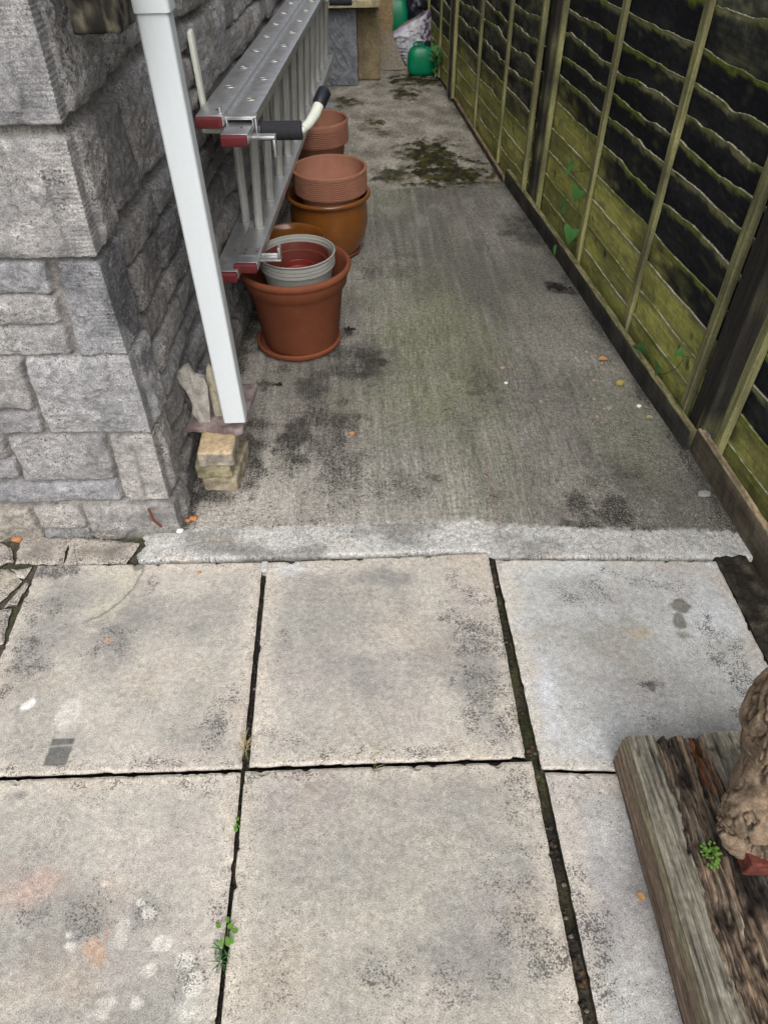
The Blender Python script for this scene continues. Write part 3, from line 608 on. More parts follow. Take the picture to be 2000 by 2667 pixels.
def ovalring(mb, p, z, rx=.017, ry=.0115, t=.0022, n=28):
    pts = [(p[0]+rx*math.cos(2*math.pi*k/n), p[1]+ry*math.sin(2*math.pi*k/n), z) for k in range(n+1)]
    mb.tube(pts, t, 6, cap=False)
    mb.add([(p[0]+rx*.9*math.cos(2*math.pi*k/n), p[1]+ry*.9*math.sin(2*math.pi*k/n), z+.0006) for k in range(n)], [tuple(range(n))]); return mb
def endcap(x0, y0, u, zc, h=.03, w=.078, d=.020):
    b = MB(); c = Lp(x0, y0, u-d/2, 0, zc); b.box(c, (w, d, h), rz=-AZ, bev=.006, seg=3)
    for k in range(19):
        v = -w/2+.005+(w-.01)*k/18; lbox(b, x0, y0, u-d-.0022, u-d+.001, v-.0011, v+.0011, zc-h/2+.003, zc+h/2-.003, .0005)
    b.mk('end_cap', M_red, lad)
# wall-side (base) section
XL, YL = -.434, 2.29; XLb, YLb = -.450, 2.205
rail(XL, YL, .835, 2.95, True); rail(XLb, YLb, .392, 2.95, False)
endcap(XL, YL, 0, .819); endcap(XLb, YLb, 0, .378)
# outer section
XR, YR = -.358, 2.225; XRb, YRb = -.385, 2.235
rail(XR, YR, .802, .13, True, start=0); rail(XR, YR, .817, 3.0, True, start=.098, w=.084)
rail(XRb, YRb, .407, 3.05, False); endcap(XR, YR, 0, .786); endcap(XRb, YRb, 0, .394)
for i in range(11):
    u = .325+.263*i
    for (x0, y0, xb, yb, zt, zb, off) in ((XL, YL, XLb, YLb, .835, .396, .0), (XR, YR, XRb, YRb, .817, .411, -.02)):
        pt = Lp(x0, y0, u+off, 0, 0); pbm = Lp(xb, yb, u+off+(y0-yb), 0, 0)
        b = MB(); ribtube(b, (pbm[0], pbm[1]), zb, zt-.024); ovalring(b, pt, zt+.001)
        V = np.array(b.v); t = np.clip((V[:, 2]-zb)/(zt-zb), 0, 1); V[:48*4, 0] += (t*(pt[0]-pbm[0]))[:48*4]
        b.v = [tuple(p) for p in V]; o = b.mk('rung', M_alur, lad); o.data.materials.append(M_hollow); o.data.polygons[len(o.data.polygons)-1].material_index = 1  # dark disc stands in for the shade inside the hollow rung end
# guide strap across the outer rail, with lip
b = MB(); lbox(b, XR, YR, .095, .125, -.05, .052, .8175, .823, .002); lbox(b, XR, YR, .095, .125, .046, .052, .765, .8172, .002); lbox(b, XR, YR, .085, .125, -.055, -.049, .8175, .850, .002); b.mk('guide_strap', M_alu, lad)
# hooks at both rails
b = MB(); lbox(b, XR, YR, .042, .074, .0405, .112, .774, .784, .003); lbox(b, XR, YR, .042, .074, .102, .112, .724, .7738, .003); b.mk('hook', M_alu, lad)
b = MB(); lbox(b, XRb, YRb, .033, .065, .0425, .114, .396, .404, .002); lbox(b, XRb, YRb, .033, .065, .105, .114, .4042, .444, .002); lbox(b, XRb, YRb, .066, .071, .0425, .112, .398, .412, .002); b.mk('hook', M_alu, lad)
b = MB(); lbox(b, XRb, YRb, .045, .105, -.032, .034, .4112, .413, .0008)
b.mk('rivet_plate', M_zinc, lad)
b = MB()
for (u, v) in ((.085, -.012), (.06, -.012), (.075, .026), (.085, -.05)):
    p = Lp(XRb, YRb, u, v, .413); MB().tube([p, (p[0], p[1], p[2]+.002)], .0048, 12).mk('rivet', M_steel, lad)
for (x0, y0, z) in ((XL, YL, .835), (XR, YR, .802)):
    p = Lp(x0, y0, .06, .012, z); MB().tube([p, (p[0], p[1], p[2]+.0012)], .0045, 12).mk('rivet', M_steel, lad)
# wall brackets that carry the ladder
def bracket(y, label, full=True):
    x0 = wx(y)+.03
    r = empty('ladder_bracket', (x0, y, .77), label, 'wall bracket', 'brackets carrying the ladder')
    b = MB(); b.box((x0+.008, y+.03, .90), (.016, .042, .25), bev=.007, R=Matrix.Rotation(.06, 3, 'X')); b.mk('back_plate', M_whitep, r)
    ex = XR+.0715*(y-YR)+.045
    MB().tube([(x0, y+.01, .766), (ex, y-.01, .766), (ex+.14, y-.012, .764)], .011, 14).mk('arm', M_whitep, r)
    b = MB(); b.tube([(ex+.002, y-.01, .764), (ex+.006, y-.01, .764), (ex+.129, y-.012, .763), (ex+.132, y-.012, .763)], [.024, .027, .027, .022], 28); b.mk('foam_sleeve', M_foam, r)
    if full:
        p = [(ex+.132, y-.012, .766), (ex+.15, y+.01, .773), (ex+.172, y+.05, .792), (ex+.19, y+.09, .818)]
        MB().tube(p, [.013, .0145, .0165, .0175], 16).mk('tip', M_whitep, r)
        b = MB(); b.tube([(ex+.183, y+.075, .808), (ex+.187, y+.085, .815), (ex+.203, y+.118, .836), (ex+.206, y+.122, .838)], [.019, .0225, .0225, .019], 14); b.mk('end_sleeve', M_blackp, r)
bracket(2.40, 'white ladder bracket with thick black foam sleeve at the near end of the ladder')
bracket(4.80, 'black sleeved ladder bracket at the far end beside the stone table', False)
# upright and block below the far end
p = G(850, 262); b = MB(); b.tube([(p[0]-.01, p[1]-.2, 0.0), (p[0]-.012, p[1]-.2, .36)], .012, 12); tag(b.mk('plastic_tube', M_whitep), 'thin pale upright tube under the far end of the ladder', 'tube')
V, Fc = rough_block((-.235, 5.62, .02), (.16, .12, .04), 3, amp=.002, n=8); tag(mk('flat_stone', V, Fc, M_brick, T=np.tile([.3, .31, .32], (len(V), 1)), Mk=np.zeros((len(V), 3))), 'small flat grey stone on the ground under the far end of the ladder', 'stone')

# ------------------------------------------------------------------ flower pots
def potprof(H, rt, rb, th=.012, rim=None, ridges=0, lip=.006):
    """outer profile bottom to top then inner top to bottom"""
    P = [(0.001, 0), (rb-.004, 0), (rb, .004)]
    if rim: P += [(rt-rim[0]-.002, H-rim[1]-.012), (rt-.006, H-rim[1]-.006), (rt-.003, H-rim[1])]
    if ridges:
        z0 = H-rim[1]; z1 = H-.012
        for k in range(ridges*3): P.append((rt-.003+(0, .0022, .0022)[k % 3], z0+(z1-z0)*k/(ridges*3)))
    else: P += [(rt-.003, H-.035)] if rim else []
    P += [(rt-.001, H-.014), (rt, H-.007), (rt-.004, H-.001), (rt-th*.5, H), (rt-th, H-.005)]
    return P
def inner(H, rt, rb, th, floor, ledge=None):
    P = []
    if ledge: P += [(rt-th-.001, H-ledge), (rt-th-.014, H-ledge-.008)]
    P += [(rb-th, floor+.01), (rb-th-.01, floor), (.001, floor)]
    return P
# near terracotta pot on a saucer
cx, cy = -.252, 2.408
r1 = empty('flower_pot', (cx, cy, 0), 'large orange terracotta pot on a saucer, nearest the camera under the ladder end', 'plant pot')
H, rt = .330, .202
prof = [(.001, .02), (.138, .02), (.142, .026), (rt-.030, H-.082), (rt-.026, H-.078), (rt-.017, H-.074), (rt-.010, H-.034), (rt-.009, H-.030), (rt-.001, H-.026), (rt+.003, H-.013), (rt, H-.004), (rt-.006, H), (rt-.013, H-.003), (rt-.018, H-.02), (rt-.03, H-.08), (.118, .05), (.11, .04), (.001, .04)]
MB().lathe(prof, (cx+.012, cy, 0), 96).mk('pot_body', M_terra, r1, sharp=60)
MB().lathe([(.001, 0), (.14, 0), (.150, .006), (.158, .012), (.164, .020), (.164, .028), (.158, .033), (.151, .031), (.145, .016), (.001, .012)], (cx, cy+.004, 0), 80).mk('saucer', M_terra, r1, sharp=50)
wp_ = (-.229, 2.425)
H = .366; rr = .1385
b = MB(); P = [(.09, .06), (rr-.016, H-.06), (rr-.010, H-.055)]
for k in range(3): z = H-.050+.013*k; P += [(rr-.010, z), (rr-.004, z+.002), (rr-.004, z+.009), (rr-.010, z+.011)]
P += [(rr-.002, H-.006), (rr, H-.002), (rr-.003, H), (rr-.006, H-.001), (rr-.009, H-.03), (rr-.013, H-.06), (.085, .065), (.001, .065)]
b.lathe(P, (wp_[0], wp_[1], 0), 90, wob=.012, tilt=Matrix.Rotation(.02, 3, 'X'))
tag(b.mk('flower_pot', M_greyp, sharp=40), 'pale grey plastic pot with ribbed rim standing inside the near terracotta pot', 'plant pot')
H = .345; rr = .121
b = MB().lathe([(.085, .08), (rr-.003, H-.012), (rr, H-.002), (rr-.002, H), (rr-.005, H-.002), (rr-.009, H-.025), (rr-.014, H-.028), (.08, .085), (.001, .085)], (wp_[0]-.002, wp_[1], 0), 80)
tag(b.mk('flower_pot', M_redp, sharp=40), 'dark maroon plastic pot nested inside the pale grey pot', 'plant pot')
H = .318; rr = .060
b = MB().lathe([(.045, .2), (rr-.004, H-.02), (rr, H-.018), (rr, H-.002), (rr-.003, H), (rr-.005, H-.002), (rr-.006, H-.02), (rr-.011, H-.024), (.038, .23), (.001, .23)], (wp_[0]+.005, wp_[1]-.03, 0), 60, tilt=None)
tag(b.mk('flower_pot', M_redp2, sharp=40), 'small bright red-brown plastic pot innermost of the nested pots', 'plant pot')
# pot half hidden behind it
H = .27; rr = .152
b = MB().lathe([(.1, 0), (.105, .005), (rr-.012, H-.03), (rr, H-.02), (rr+.001, H-.008), (rr-.005, H), (rr-.013, H-.003), (rr-.02, H-.025), (.09, .03), (.001, .03)], (-.288, 2.765, 0), 80)
tag(b.mk('flower_pot', M_glaze, sharp=60), 'brown glazed pot almost hidden behind the near terracotta pot, only its rim showing', 'plant pot')
# glazed pot
cx, cy = -.137, 3.225
r2 = empty('flower_pot', (cx, cy, 0), 'glossy brown glazed belly pot on a saucer under the ladder, holding a ribbed terracotta pot', 'plant pot')
H, rt = .283, .190
MB().lathe([(.001, .018), (.118, .018), (.13, .03), (.162, .09), (.176, .15), (.176, .21), (.170, .245), (.172, .256), (.186, .262), (rt+.002, .270), (rt+.002, .277), (rt-.006, H), (rt-.016, H-.004), (.165, .24), (.165, .1), (.12, .035), (.001, .035)], (cx, cy, 0), 96).mk('pot_body', M_glaze, r2, sharp=70)
MB().lathe([(.001, 0), (.125, 0), (.134, .008), (.141, .022), (.139, .026), (.132, .024), (.126, .012), (.001, .010)], (cx, cy+.012, 0), 72).mk('saucer', M_terra, r2, sharp=50)
b = MB(); H, rt = .386, .166
P = [(.001, .10), (.10, .10), (.138, H-.102), (rt-.004, H-.098)]
for k in range(10): z = H-.094+.0082*k; P += [(rt-.009, z), (rt-.0015, z+.0022), (rt-.002, z+.0056)]
P += [(rt+.001, H-.008), (rt, H-.002), (rt-.005, H), (rt-.012, H-.003), (rt-.016, H-.075), (rt-.03, H-.084), (.105, .13), (.001, .125)]
b.lathe(P, (-.124, 3.232, 0), 96); tag(b.mk('flower_pot', M_terral, sharp=60), 'ribbed pale terracotta pot sitting in the glossy brown glazed pot', 'plant pot')
b = MB(); H, rt = .335, .172
P = [(.001, 0), (.115, 0), (.12, .005), (rt-.024, H-.122), (rt-.006, H-.114)]
for k in range(9): z = H-.108+.0090*k; P += [(rt-.010, z), (rt-.0015, z+.0024), (rt-.002, z+.0064)]
P += [(rt-.001, H-.02), (rt+.001, H-.006), (rt-.004, H), (rt-.012, H-.003), (rt-.018, H-.09), (rt-.03, H-.1), (.11, .03), (.001, .03)]
b.lathe(P, (-.213, 4.16, 0), 90); tag(b.mk('flower_pot', M_terral, sharp=60), 'farthest terracotta pot with ribbed band, standing on the path behind the glazed pot', 'plant pot')

# ------------------------------------------------------------------ bricks, slate and shards under the downpipe
def block(c, d, seed, label, cat, col, rz=0, amp=.003, bev=.006, mat=M_brick, name='brick', tilt=None, top=None):
    V, Fc = rough_block(c, d, seed, rz, amp, bev, 22, tilt)
    nn = fbm(V[:, 0]*30+seed, V[:, 1]*30, V[:, 2]*30, 4); T = mix(np.array(col)*.6, np.array(col)*1.2, ss(-.8, .8, nn))
    if top is not None: T = mix(T, top, ss(-.004, .001, V[:, 2]-(c[2]+d[2]/2-.004))*.8)
    o = mk(name, V, Fc, mat, T=T, Mk=np.tile([.15, .1, 0], (len(V), 1)), sharp=None); return tag(o, label, cat)
block((-.440, 1.650, .025), (.104, .19, .05), 41, 'lowest worn buff brick of the small stack under the downpipe', 'brick', (.31, .27, .19), rz=-.10)
block((-.462, 1.655, .0755), (.106, .19, .05), 42, 'middle dirty brick of the small stack under the downpipe', 'brick', (.25, .22, .14), rz=.03)
block((-.443, 1.645, .1285), (.105, .19, .054), 43, 'topmost buff brick of the stack, with an orange tinted upper face', 'brick', (.30, .27, .22), rz=-.01, top=(.50, .37, .22), bev=.009)
V, Fc = rough_block((-.443, 1.76, .1665), (.175, .24, .018), 44, -.10, .003, .003, 30); V[:, 1] += .012*fbm(V[:, 0]*25, 3, 0, 4)*(V[:, 1] < 1.68)
o = mk('slate_tile', V, Fc, M_brick, T=mix((.16, .12, .12), (.30, .24, .23), ss(-.5, .5, fbm(V[:, 0]*20, V[:, 1]*20, 0))), Mk=np.tile([.2, 0, 0], (len(V), 1)))
tag(o, 'thin pinkish grey roof tile lying on the topmost brick', 'tile')
def shard(poly, y, lean, th, col, label, seed):
    P = np.array(poly); cen = P.mean(0)
    # finely triangulated fan with ragged thickness
    n = len(P); ring = []
    for i in range(n):
        a, b = P[i], P[(i+1) % n]
        for t in np.linspace(0, 1, 7)[:-1]: ring.append(a+(b-a)*t)
    ring = np.array(ring); ring += .0018*np.stack([fbm(ring[:, 0]*90, ring[:, 1]*90, seed, 3), fbm(ring[:, 0]*90, ring[:, 1]*90, seed+5, 3)], -1)
    V = []; Fc = []; m = len(ring); ls = [0, .4, .75, 1]
    for (s_, dy) in ((1, 0), (-1, th)):
        for q_ in ls:
            pr = cen+(ring-cen)*q_
            for x, z in pr: V.append((x, y+dy+lean*(z-.18)+.003*float(fbm(x*40, z*40, seed+s_, 3))+(.0015 if q_ == 1 and dy == 0 else 0), z))
    for s_ in (0, 1):
        o_ = s_*4*m
        for i in range(3):
            for k in range(m):
                f = (o_+i*m+k, o_+i*m+(k+1) % m, o_+(i+1)*m+(k+1) % m, o_+(i+1)*m+k); Fc.append(f if s_ else f[::-1])
    for k in range(m): Fc.append((3*m+k, 3*m+(k+1) % m, 7*m+(k+1) % m, 7*m+k))
    V = np.array(V); o = mk('broken_tile', V, Fc, M_brick, T=mix(np.array(col)*.8, np.array(col)*1.15, ss(-.6, .6, fbm(V[:, 0]*40, V[:, 2]*40, seed))), Mk=np.tile([.1, 0, 0], (len(V), 1)), sharp=40)
    return tag(o, label, 'broken tile')
shard([(-.501, .359), (-.486, .325), (-.460, .319), (-.456, .286), (-.468, .155), (-.496, .150), (-.501, .173), (-.507, .189), (-.516, .201), (-.508, .224), (-.522, .299), (-.540, .312), (-.536, .340)], 1.672, .12, .016, (.33, .31, .28), 'broken grey tile with a hooked top leaning between wall and downpipe', 3)
shard([(-.452, .340), (-.415, .345), (-.412, .16), (-.433, .148), (-.442, .140), (-.457, .180), (-.460, .309)], 1.70, .10, .012, (.36, .33, .25), 'narrow buff tile shard directly behind the downpipe', 8)
b = MB(); c0 = G(650, 1142)
b.tube([(c0[0]+.009*math.cos(t), c0[1]+.009*math.sin(t), .004+.0009*t) for t in np.linspace(0, 11, 50)], .0011, 6); tag(b.mk('wire_coil', M_steel), 'tiny coil of wire on the concrete beside the brick stack', 'wire')

# ------------------------------------------------------------------ fence
def woodT(V, mode, seed=0):
    x, y, z = V[:, 0], V[:, 1], V[:, 2]; n1 = fbm(y*6+seed, z*9, seed, 5); n2 = fbm(y*40, z*60, seed, 4)
    if mode == 'frame': return mix((.12, .115, .06), (.30, .29, .13), ss(-.6, .7, n1+.4*n2))
    if mode == 'dark': return mix((.026, .023, .020), (.12, .12, .06), ss(.1, 1.0, n1+.3*n2+.2*ss(.5, 0, z)))
def boards(y0, y1, off, seed, parent, nb=22, pitch=.0835, z0=.03, stepz=170, green=.47, top=1.78):
    rn = random.Random(seed); VV = []; TTc = []; FF = []; base = 0
    yy = np.linspace(y0, y1, stepz)
    K = 12
    ZL = [.0, .113, .212, .316, .414, .53, .627, .713, .793, .876, .960, 1.072, 1.17, 1.26, 1.35, 1.44, 1.53, 1.62, 1.70, 1.785]
    for k in range(len(ZL)-1):
        zb = ZL[k]-.02; zt0 = ZL[k+1]+rn.uniform(-.006, .006)*(seed != 2)
        wav = .012*fbm(yy*2.2+k*3.3, k*1.7, seed, 3)+.0045*fbm(yy*11, k*2.1, seed+1, 3)+.0015*fbm(yy*60, k, seed, 2)
        dip = 0
        for _ in range(rn.choice([0, 0, 1])):
            yc = rn.uniform(y0, y1); dip = dip+rn.uniform(-.018, .012)*np.exp(-((yy-yc)/.06)**2)
        amp = (.6+.8*rn.random())*(1.35 if seed > 2 else 1)*(.6 if k < 4 else 1.1)
        zt = zt0+amp*wav+dip; zt[0] = zt[0]
        vs = np.linspace(0, 1, K)**.8
        Yg = np.repeat(yy[:, None], K, 1); Zg_ = zb+(zt[:, None]-zb)*vs[None, :]
        bulge = .004*fbm(Yg*3, Zg_*9, seed+k, 3)
        Xg = fx(Yg)+off+.007-.009*vs[None, :]+bulge
        # top edge thickness, then back
        top1 = np.stack([Xg[:, -1]-.0005, yy, zt+.0015], -1); top2 = np.stack([Xg[:, -1]+.0075, yy, zt+.0008], -1); back = np.stack([Xg[:, 0]+.009, yy, np.full_like(yy, zb)], -1)
        A = np.concatenate([np.stack([Xg, Yg, Zg_], -1), top1[:, None], top2[:, None], back[:, None]], 1)
        VV.append(A.reshape(-1, 3)); FF.append(grid_faces(stepz, K+3, base)); base += stepz*(K+3)
        z = A[..., 2]; y = A[..., 1]; dt = zt[:, None]-z     # distance below the board's top edge
        n1 = fbm(y*3+seed, z*8, k*.7, 5); n2 = fbm(y*26, z*90, k, 4); n3 = fbm(y*9, z*22, k+4, 4)
        zr = .78*(ZL[k]+ZL[k+1])/2+.22*z; gz = green+(.16*(y-2.05) if seed == 2 else 0)
        wet = ss(-.05, .05, zr-gz+.055*n1+.03*n3)       # black growth on the upper boards
        grn = mix((.20, .195, .065), (.42, .42, .11), ss(-.7, .8, n1+.5*n2)); grn = mix(grn, (.16, .145, .095), .7*ss(.15, .8, n3)); grn = mix(grn, (.03, .03, .022), ss(.55, .95, fbm(y*16+k, z*14, seed+k, 4)+.25*n2)*.9)
        blk = mix((.006, .007, .010), (.018, .019, .021), ss(-.6, .8, n2+n1)); blk = mix(blk, (.075, .08, .03), .55*ss(.35, 1.0, n3+.4*n1))
        T = mix(grn, blk, wet)
        if top:
            gy = ss(.98, 1.10, zr+.05*n1-.03*(y-2)) if seed == 2 else (.62*ss(-.5, .5, n1+.5*n3+.2) if seed > 2 else .25*ss(0, .6, n1)); T = mix(T, mix((.045, .046, .036), (.13, .13, .085), ss(-.5, .7, n2+n3)), gy*wet)
        rimw = ss(.020, .006, dt+.014*n3+.007*n2)*ss(-.5, .2, n3+.4)
        T = mix(T, mix((.15, .18, .025), (.23, .22, .11), ss(-.5, .5, n1)), rimw*.85)
        T[:, K:K+2] = mix((.17, .175, .07), (.42, .41, .31), ss(-.6, .6, n1[:, K:K+2]+n2[:, K:K+2]))
        if 0: pass
        TTc.append(T.reshape(-1, 3))
    o = mk('panel', np.vstack(VV), np.vstack(FF), M_wood, parent, T=np.vstack(TTc)); return o
def batten(y, off, parent, w=.04, d=.018, z0=.02, z1=1.8, nm='batten', x=None, mode='frame', seed=0):
    V, Fc = rough_block((0, 0, 0), (d, w, z1-z0), seed+y, 0, .0012, .003, 14)
    # finer along the height
    V = V+np.array([(fx(y) if x is None else x)+off-d/2, y, (z0+z1)/2])
    T = woodT(V, mode, seed+y*3)
    o = mk(nm, V, Fc, M_woodv, parent, T=T, sharp=45); return o
fence = empty('timber_fence', (fx(3), 3, 0), 'weathered overlapped timber garden fence, black above and green with algae below, along the right side', 'fence')
def panel(y0, y1, bats, off, seed, label, green, **k):
    r = boards(y0, y1, off, seed, fence, green=green, **k); r['label'] = label
    for y in bats: batten(y, off, r, seed=seed)
    for y in (y0+.018, y1-.018): batten(y, off-.004, r, w=.036, d=.024, nm='frame_upright', seed=seed+2)
    yc = (y0+y1)/2; 
    b = MB(); x0, x1 = fx(y0)+off, fx(y1)+off
    ang = math.atan2(x1-x0, y1-y0)
    V, Fc = rough_block(((x0+x1)/2-.008, yc, 1.80), (.03, y1-y0, .035), seed, -ang, .001, .003, 12); mk('top_rail', V, Fc, M_wood, r, T=woodT(V, 'frame', seed))
    return r
panel(-.22, 1.605, (.38, 1.0), .0, 1, 'nearest fence panel with black algae blotches, right of the widest dark post', .17, z0=.02)
panel(1.80, 3.62, (2.365, 2.965), .0, 2, 'fence panel with black upper boards and green lower boards, second from the camera', .33)
panel(3.745, 5.80, (4.36, 5.03), -.037, 3, 'third fence panel with strongly wavy boards beside the moss patch', .36, stepz=130)
panel(5.93, 7.9, (6.42, 7.0), -.037, 4, 'farthest dark fence panel behind the green can', .30, stepz=90)
def post(y, off, label, w=.10, d=.08, seed=0, wet=False):
    V, Fc = rough_block((0, 0, 0), (d, w, 1.95), seed, 0, .0022, .004, 26)
    V = V+np.array([fx(y)+off, y, .925]); T = woodT(V, 'dark', seed)
    o = mk('post', V, Fc, M_woodv, fence, T=T, sharp=50); return tag(o, label)
post(1.707, .005, 'widest nearest fence post, dark and damp, with a metal clip at its foot', seed=5)
post(3.682, .0, 'dark fence post between the second and third panels', w=.085, seed=6)
post(5.865, -.03, 'far slim fence post between the third panel and the farthest panel', w=.085, seed=7)
for (px, py, lb) in ((1857, 1158, 'grey metal clip at the foot of the nearest fence post'), (1394, 523, 'grey metal clip at the foot of the post between the second and third panels')):
    p = Fn(px, py); b = MB(); b.box((p[0]-.028, p[1], p[2]+.02), (.006, .028, .05), bev=.003); tag(b.mk('metal_clip', M_zinc), lb, 'metal clip')
# gravel boards along the fence foot
def gboard(y0, y1, xf, z0, z1, th, label, topc, frontc, seed):
    n = 160; yy = np.linspace(y0, y1, n); fxx = xf(yy)+.0015*fbm(yy*9, seed, 0, 4); zt = z1+.0015*fbm(yy*7, seed, 3, 4)
    ring = [(0, z0, 0), (0, None, -.75), (0, None, -.5), (0, None, -.25), (0, None, -.004), (.0025, None, 0), (th*.35, None, 0), (th*.7, None, 0), (th-.003, None, 0), (th, None, -.004), (th, z0, 0)]
    V = []; T = []
    for (dx, zz, dz) in ring:
        z = np.full(n, zz) if zz is not None else (zt+(dz*(z1-z0) if dz < -.01 else dz)); istop = (zz is None and dz == 0)
        P = np.stack([fxx+dx, yy, z], -1); V.append(P)
        nn = fbm(yy*8, z*30+dx*200, seed, 5)+.6*fbm(yy*40, dx*600, z*100, 3)
        c = mix(np.array(topc)*.5, np.array(topc)*1.25, ss(-.6, .6, nn)) if istop else mix(np.array(frontc)*.6, np.array(frontc)*1.4, ss(-.7, .8, nn))
        T.append(c)
    V = np.stack(V, 1).reshape(-1, 3); T = np.stack(T, 1).reshape(-1, 3); m = len(ring)
    Fc = [tuple(f) for f in grid_faces(n, m)]+[tuple(range(m)), tuple((n-1)*m+i for i in range(m))[::-1]]
    return tag(mk('gravel_board', V, Fc, M_wood, T=T, sharp=50), label, 'gravel board')
gboard(1.673, 4.07, lambda y: 1.016-.076*(y-1.68)+.004*np.sin(y*2.5), -.03, .078, .026, 'long gravel board with lichen covered top along the middle of the fence foot', (.22, .20, .10), (.035, .032, .028), 1)
gboard(-.4, 1.668, lambda y: 1.030-.036*(y-1.68), -.05, .092, .024, 'nearest gravel board with a raw tan upper edge beside the pale slab', (.32, .25, .16), (.085, .07, .05), 2)
gboard(4.09, 6.56, lambda y: .822-.056*(y-4.1), -.02, .028, .022, 'thin pale timber strip at the far fence foot beside the moss', (.25, .18, .12), (.07, .05, .035), 3)

# ------------------------------------------------------------------ far end: table, upright slabs, cans, bags
def slabbox(c, d, seed, label, cat, col, name, lean=0, amp=.002, mask=.12, mat=M_brick, n=26):
    V, Fc = rough_block(c, d, seed, 0, amp, .005, n, tilt=Matrix.Rotation(lean, 3, 'X')); nn = fbm(V[:, 0]*9+seed, V[:, 1]*9, V[:, 2]*7, 5)
    T = mix(np.array(col)*.7, np.array(col)*1.15, ss(-.8, .8, nn)); o = mk(name, V, Fc, mat, T=T, Mk=np.tile([mask, .1, 0], (len(V), 1)))
    if name: tag(o, label, cat)
    return o
slabbox((-.05, 6.55, .535), (.52, .62, .045), 51, 'thick buff stone slab laid flat as a table top at the far end', 'stone table top', (.36, .31, .19), 'stone_tabletop')
slabbox((.123, 6.50, .255), (.178, .06, .51), 52, 'sandy brown stone slab standing upright under the table top', 'stone slab', (.21, .17, .10), 'stone_slab')
# grey embossed slab: wood-grain relief lines in its mesh
nx_, nz_ = 110, 200
U, Wv = np.meshgrid(np.linspace(0, 1, nx_), np.linspace(0, 1, nz_), indexing='ij')
xx = -.30+.33*U; zz = .494*Wv; f_ = 4.2*(Wv*2.1+U*2.2)+1.5*fbm(U*2.0, Wv*2.6, 5, 2)
ln = np.exp(-((f_-np.round(f_))/.07)**2)*ss(-.25, .2, fbm(U*3, Wv*4, 9, 2)+.15)*ss(0, .1, U)*ss(0, .1, 1-U)
yy_ = 6.315-.0+.03*(Wv)*.6+.0035*ln; V = np.stack([xx, yy_, zz], -1).reshape(-1, 3)
T = mix(mix((.125, .135, .15), (.19, .2, .215), ss(-.6, .6, fbm(U*6, Wv*9, 2))), (.05, .055, .065), ln*.8).reshape(-1, 3); Fc = grid_faces(nx_, nz_)
idx = np.arange(nx_*nz_).reshape(nx_, nz_); ring = np.concatenate([idx[:-1, 0], idx[-1, :-1], idx[:0:-1, -1], idx[0, :0:-1]]); lo = V[ring].copy(); lo[:, 1] += .04; bs = len(V)
V = np.vstack([V, lo]); T = np.vstack([T, T[ring]]); k = np.arange(len(ring)); k2 = (k+1) % len(ring); Fc = np.vstack([Fc, np.stack([ring[k], ring[k2], bs+k2, bs+k], -1)])
tag(mk('stone_slab', V, Fc, M_brick, T=T, Mk=np.tile([.05, 0, 0], (len(V), 1)), sharp=50), 'blue-grey slab with moulded wood grain lines leaning at the far end of the ladder', 'stone slab')
# broken slab
poly = [(.05, 0), (.446, 0), (.425, .04), (.385, .12), (.352, .195), (.329, .258), (.331, .48), (.335, .95), (.05, .95)]
pp = []
for i in range(len(poly)):
    a_, b_ = np.array(poly[i]), np.array(poly[(i+1) % len(poly)])
    for t in np.linspace(0, 1, 8)[:-1]: pt = a_+(b_-a_)*t; pp.append((pt[0]+.003*float(fbm(pt[0]*40, pt[1]*40, 3)), pt[1]))
MBb = MB().prism(pp, (0, 6.79, 0), (1, 0, 0), (0, 0.02, 1), (0, .04, 0)); Vb = np.array(MBb.v)
o = mk('stone_slab', Vb, MBb.f, M_brick, smooth=False, T=mix((.27, .245, .20), (.24, .17, .09), ss(.12, .32, Vb[:, 2])), Mk=np.tile([.12, .2, 0], (len(Vb), 1)))
tag(o, 'tall brown slab with a diagonally broken edge behind the others', 'stone slab')
slabbox((-.11, 6.45, .575), (.09, .16, .03), 56, 'small grey flat block lying on the stone table top', 'block', (.2, .21, .22), 'flat_stone', n=8)
slabbox((.165, 6.42, .576), (.07, .12, .034), 57, 'small dark stone on the right corner of the table top', 'stone', (.06, .055, .05), 'flat_stone', n=8)
# green fuel can
def superlathe(prof, c, n=64, e=.55, wr=.0):
    V = []
    for (rx, ry, z) in prof:
        for k in range(n):
            a = 2*math.pi*k/n; cc, s_ = math.cos(a), math.sin(a)
            V.append((c[0]+rx*math.copysign(abs(cc)**e, cc), c[1]+ry*math.copysign(abs(s_)**e, s_), c[2]+z))
    Fc = [(i*n+k, i*n+(k+1) % n, (i+1)*n+(k+1) % n, (i+1)*n+k) for i in range(len(prof)-1) for k in range(n)]
    Fc += [tuple(range(n))[::-1], tuple((len(prof)-1)*n+k for k in range(n))]; return V, Fc
cx, cy = .555, 6.62
can = empty('fuel_can', (cx, cy, 0), 'green plastic fuel can with a black cap standing by the fence at the far end', 'fuel can')
hw = .112
V, Fc = superlathe([(.07, .05, 0), (.098, .068, .006), (hw, .075, .03), (hw+.002, .076, .07), (hw, .075, .13), (hw-.006, .072, .155), (.088, .062, .182), (.062, .05, .197), (.04, .04, .203)], (cx, cy, 0), e=.62)
b = MB().add(V, Fc); b.mk('body', M_green, can, sharp=60)
MB().tube([(cx-.06, cy-.02, .180), (cx-.064, cy-.02, .215), (cx-.045, cy-.015, .228), (cx-.01, cy, .222), (cx+.02, cy, .20)], [.010, .010, .009, .010, .012], 12).mk('handle', M_green, can)
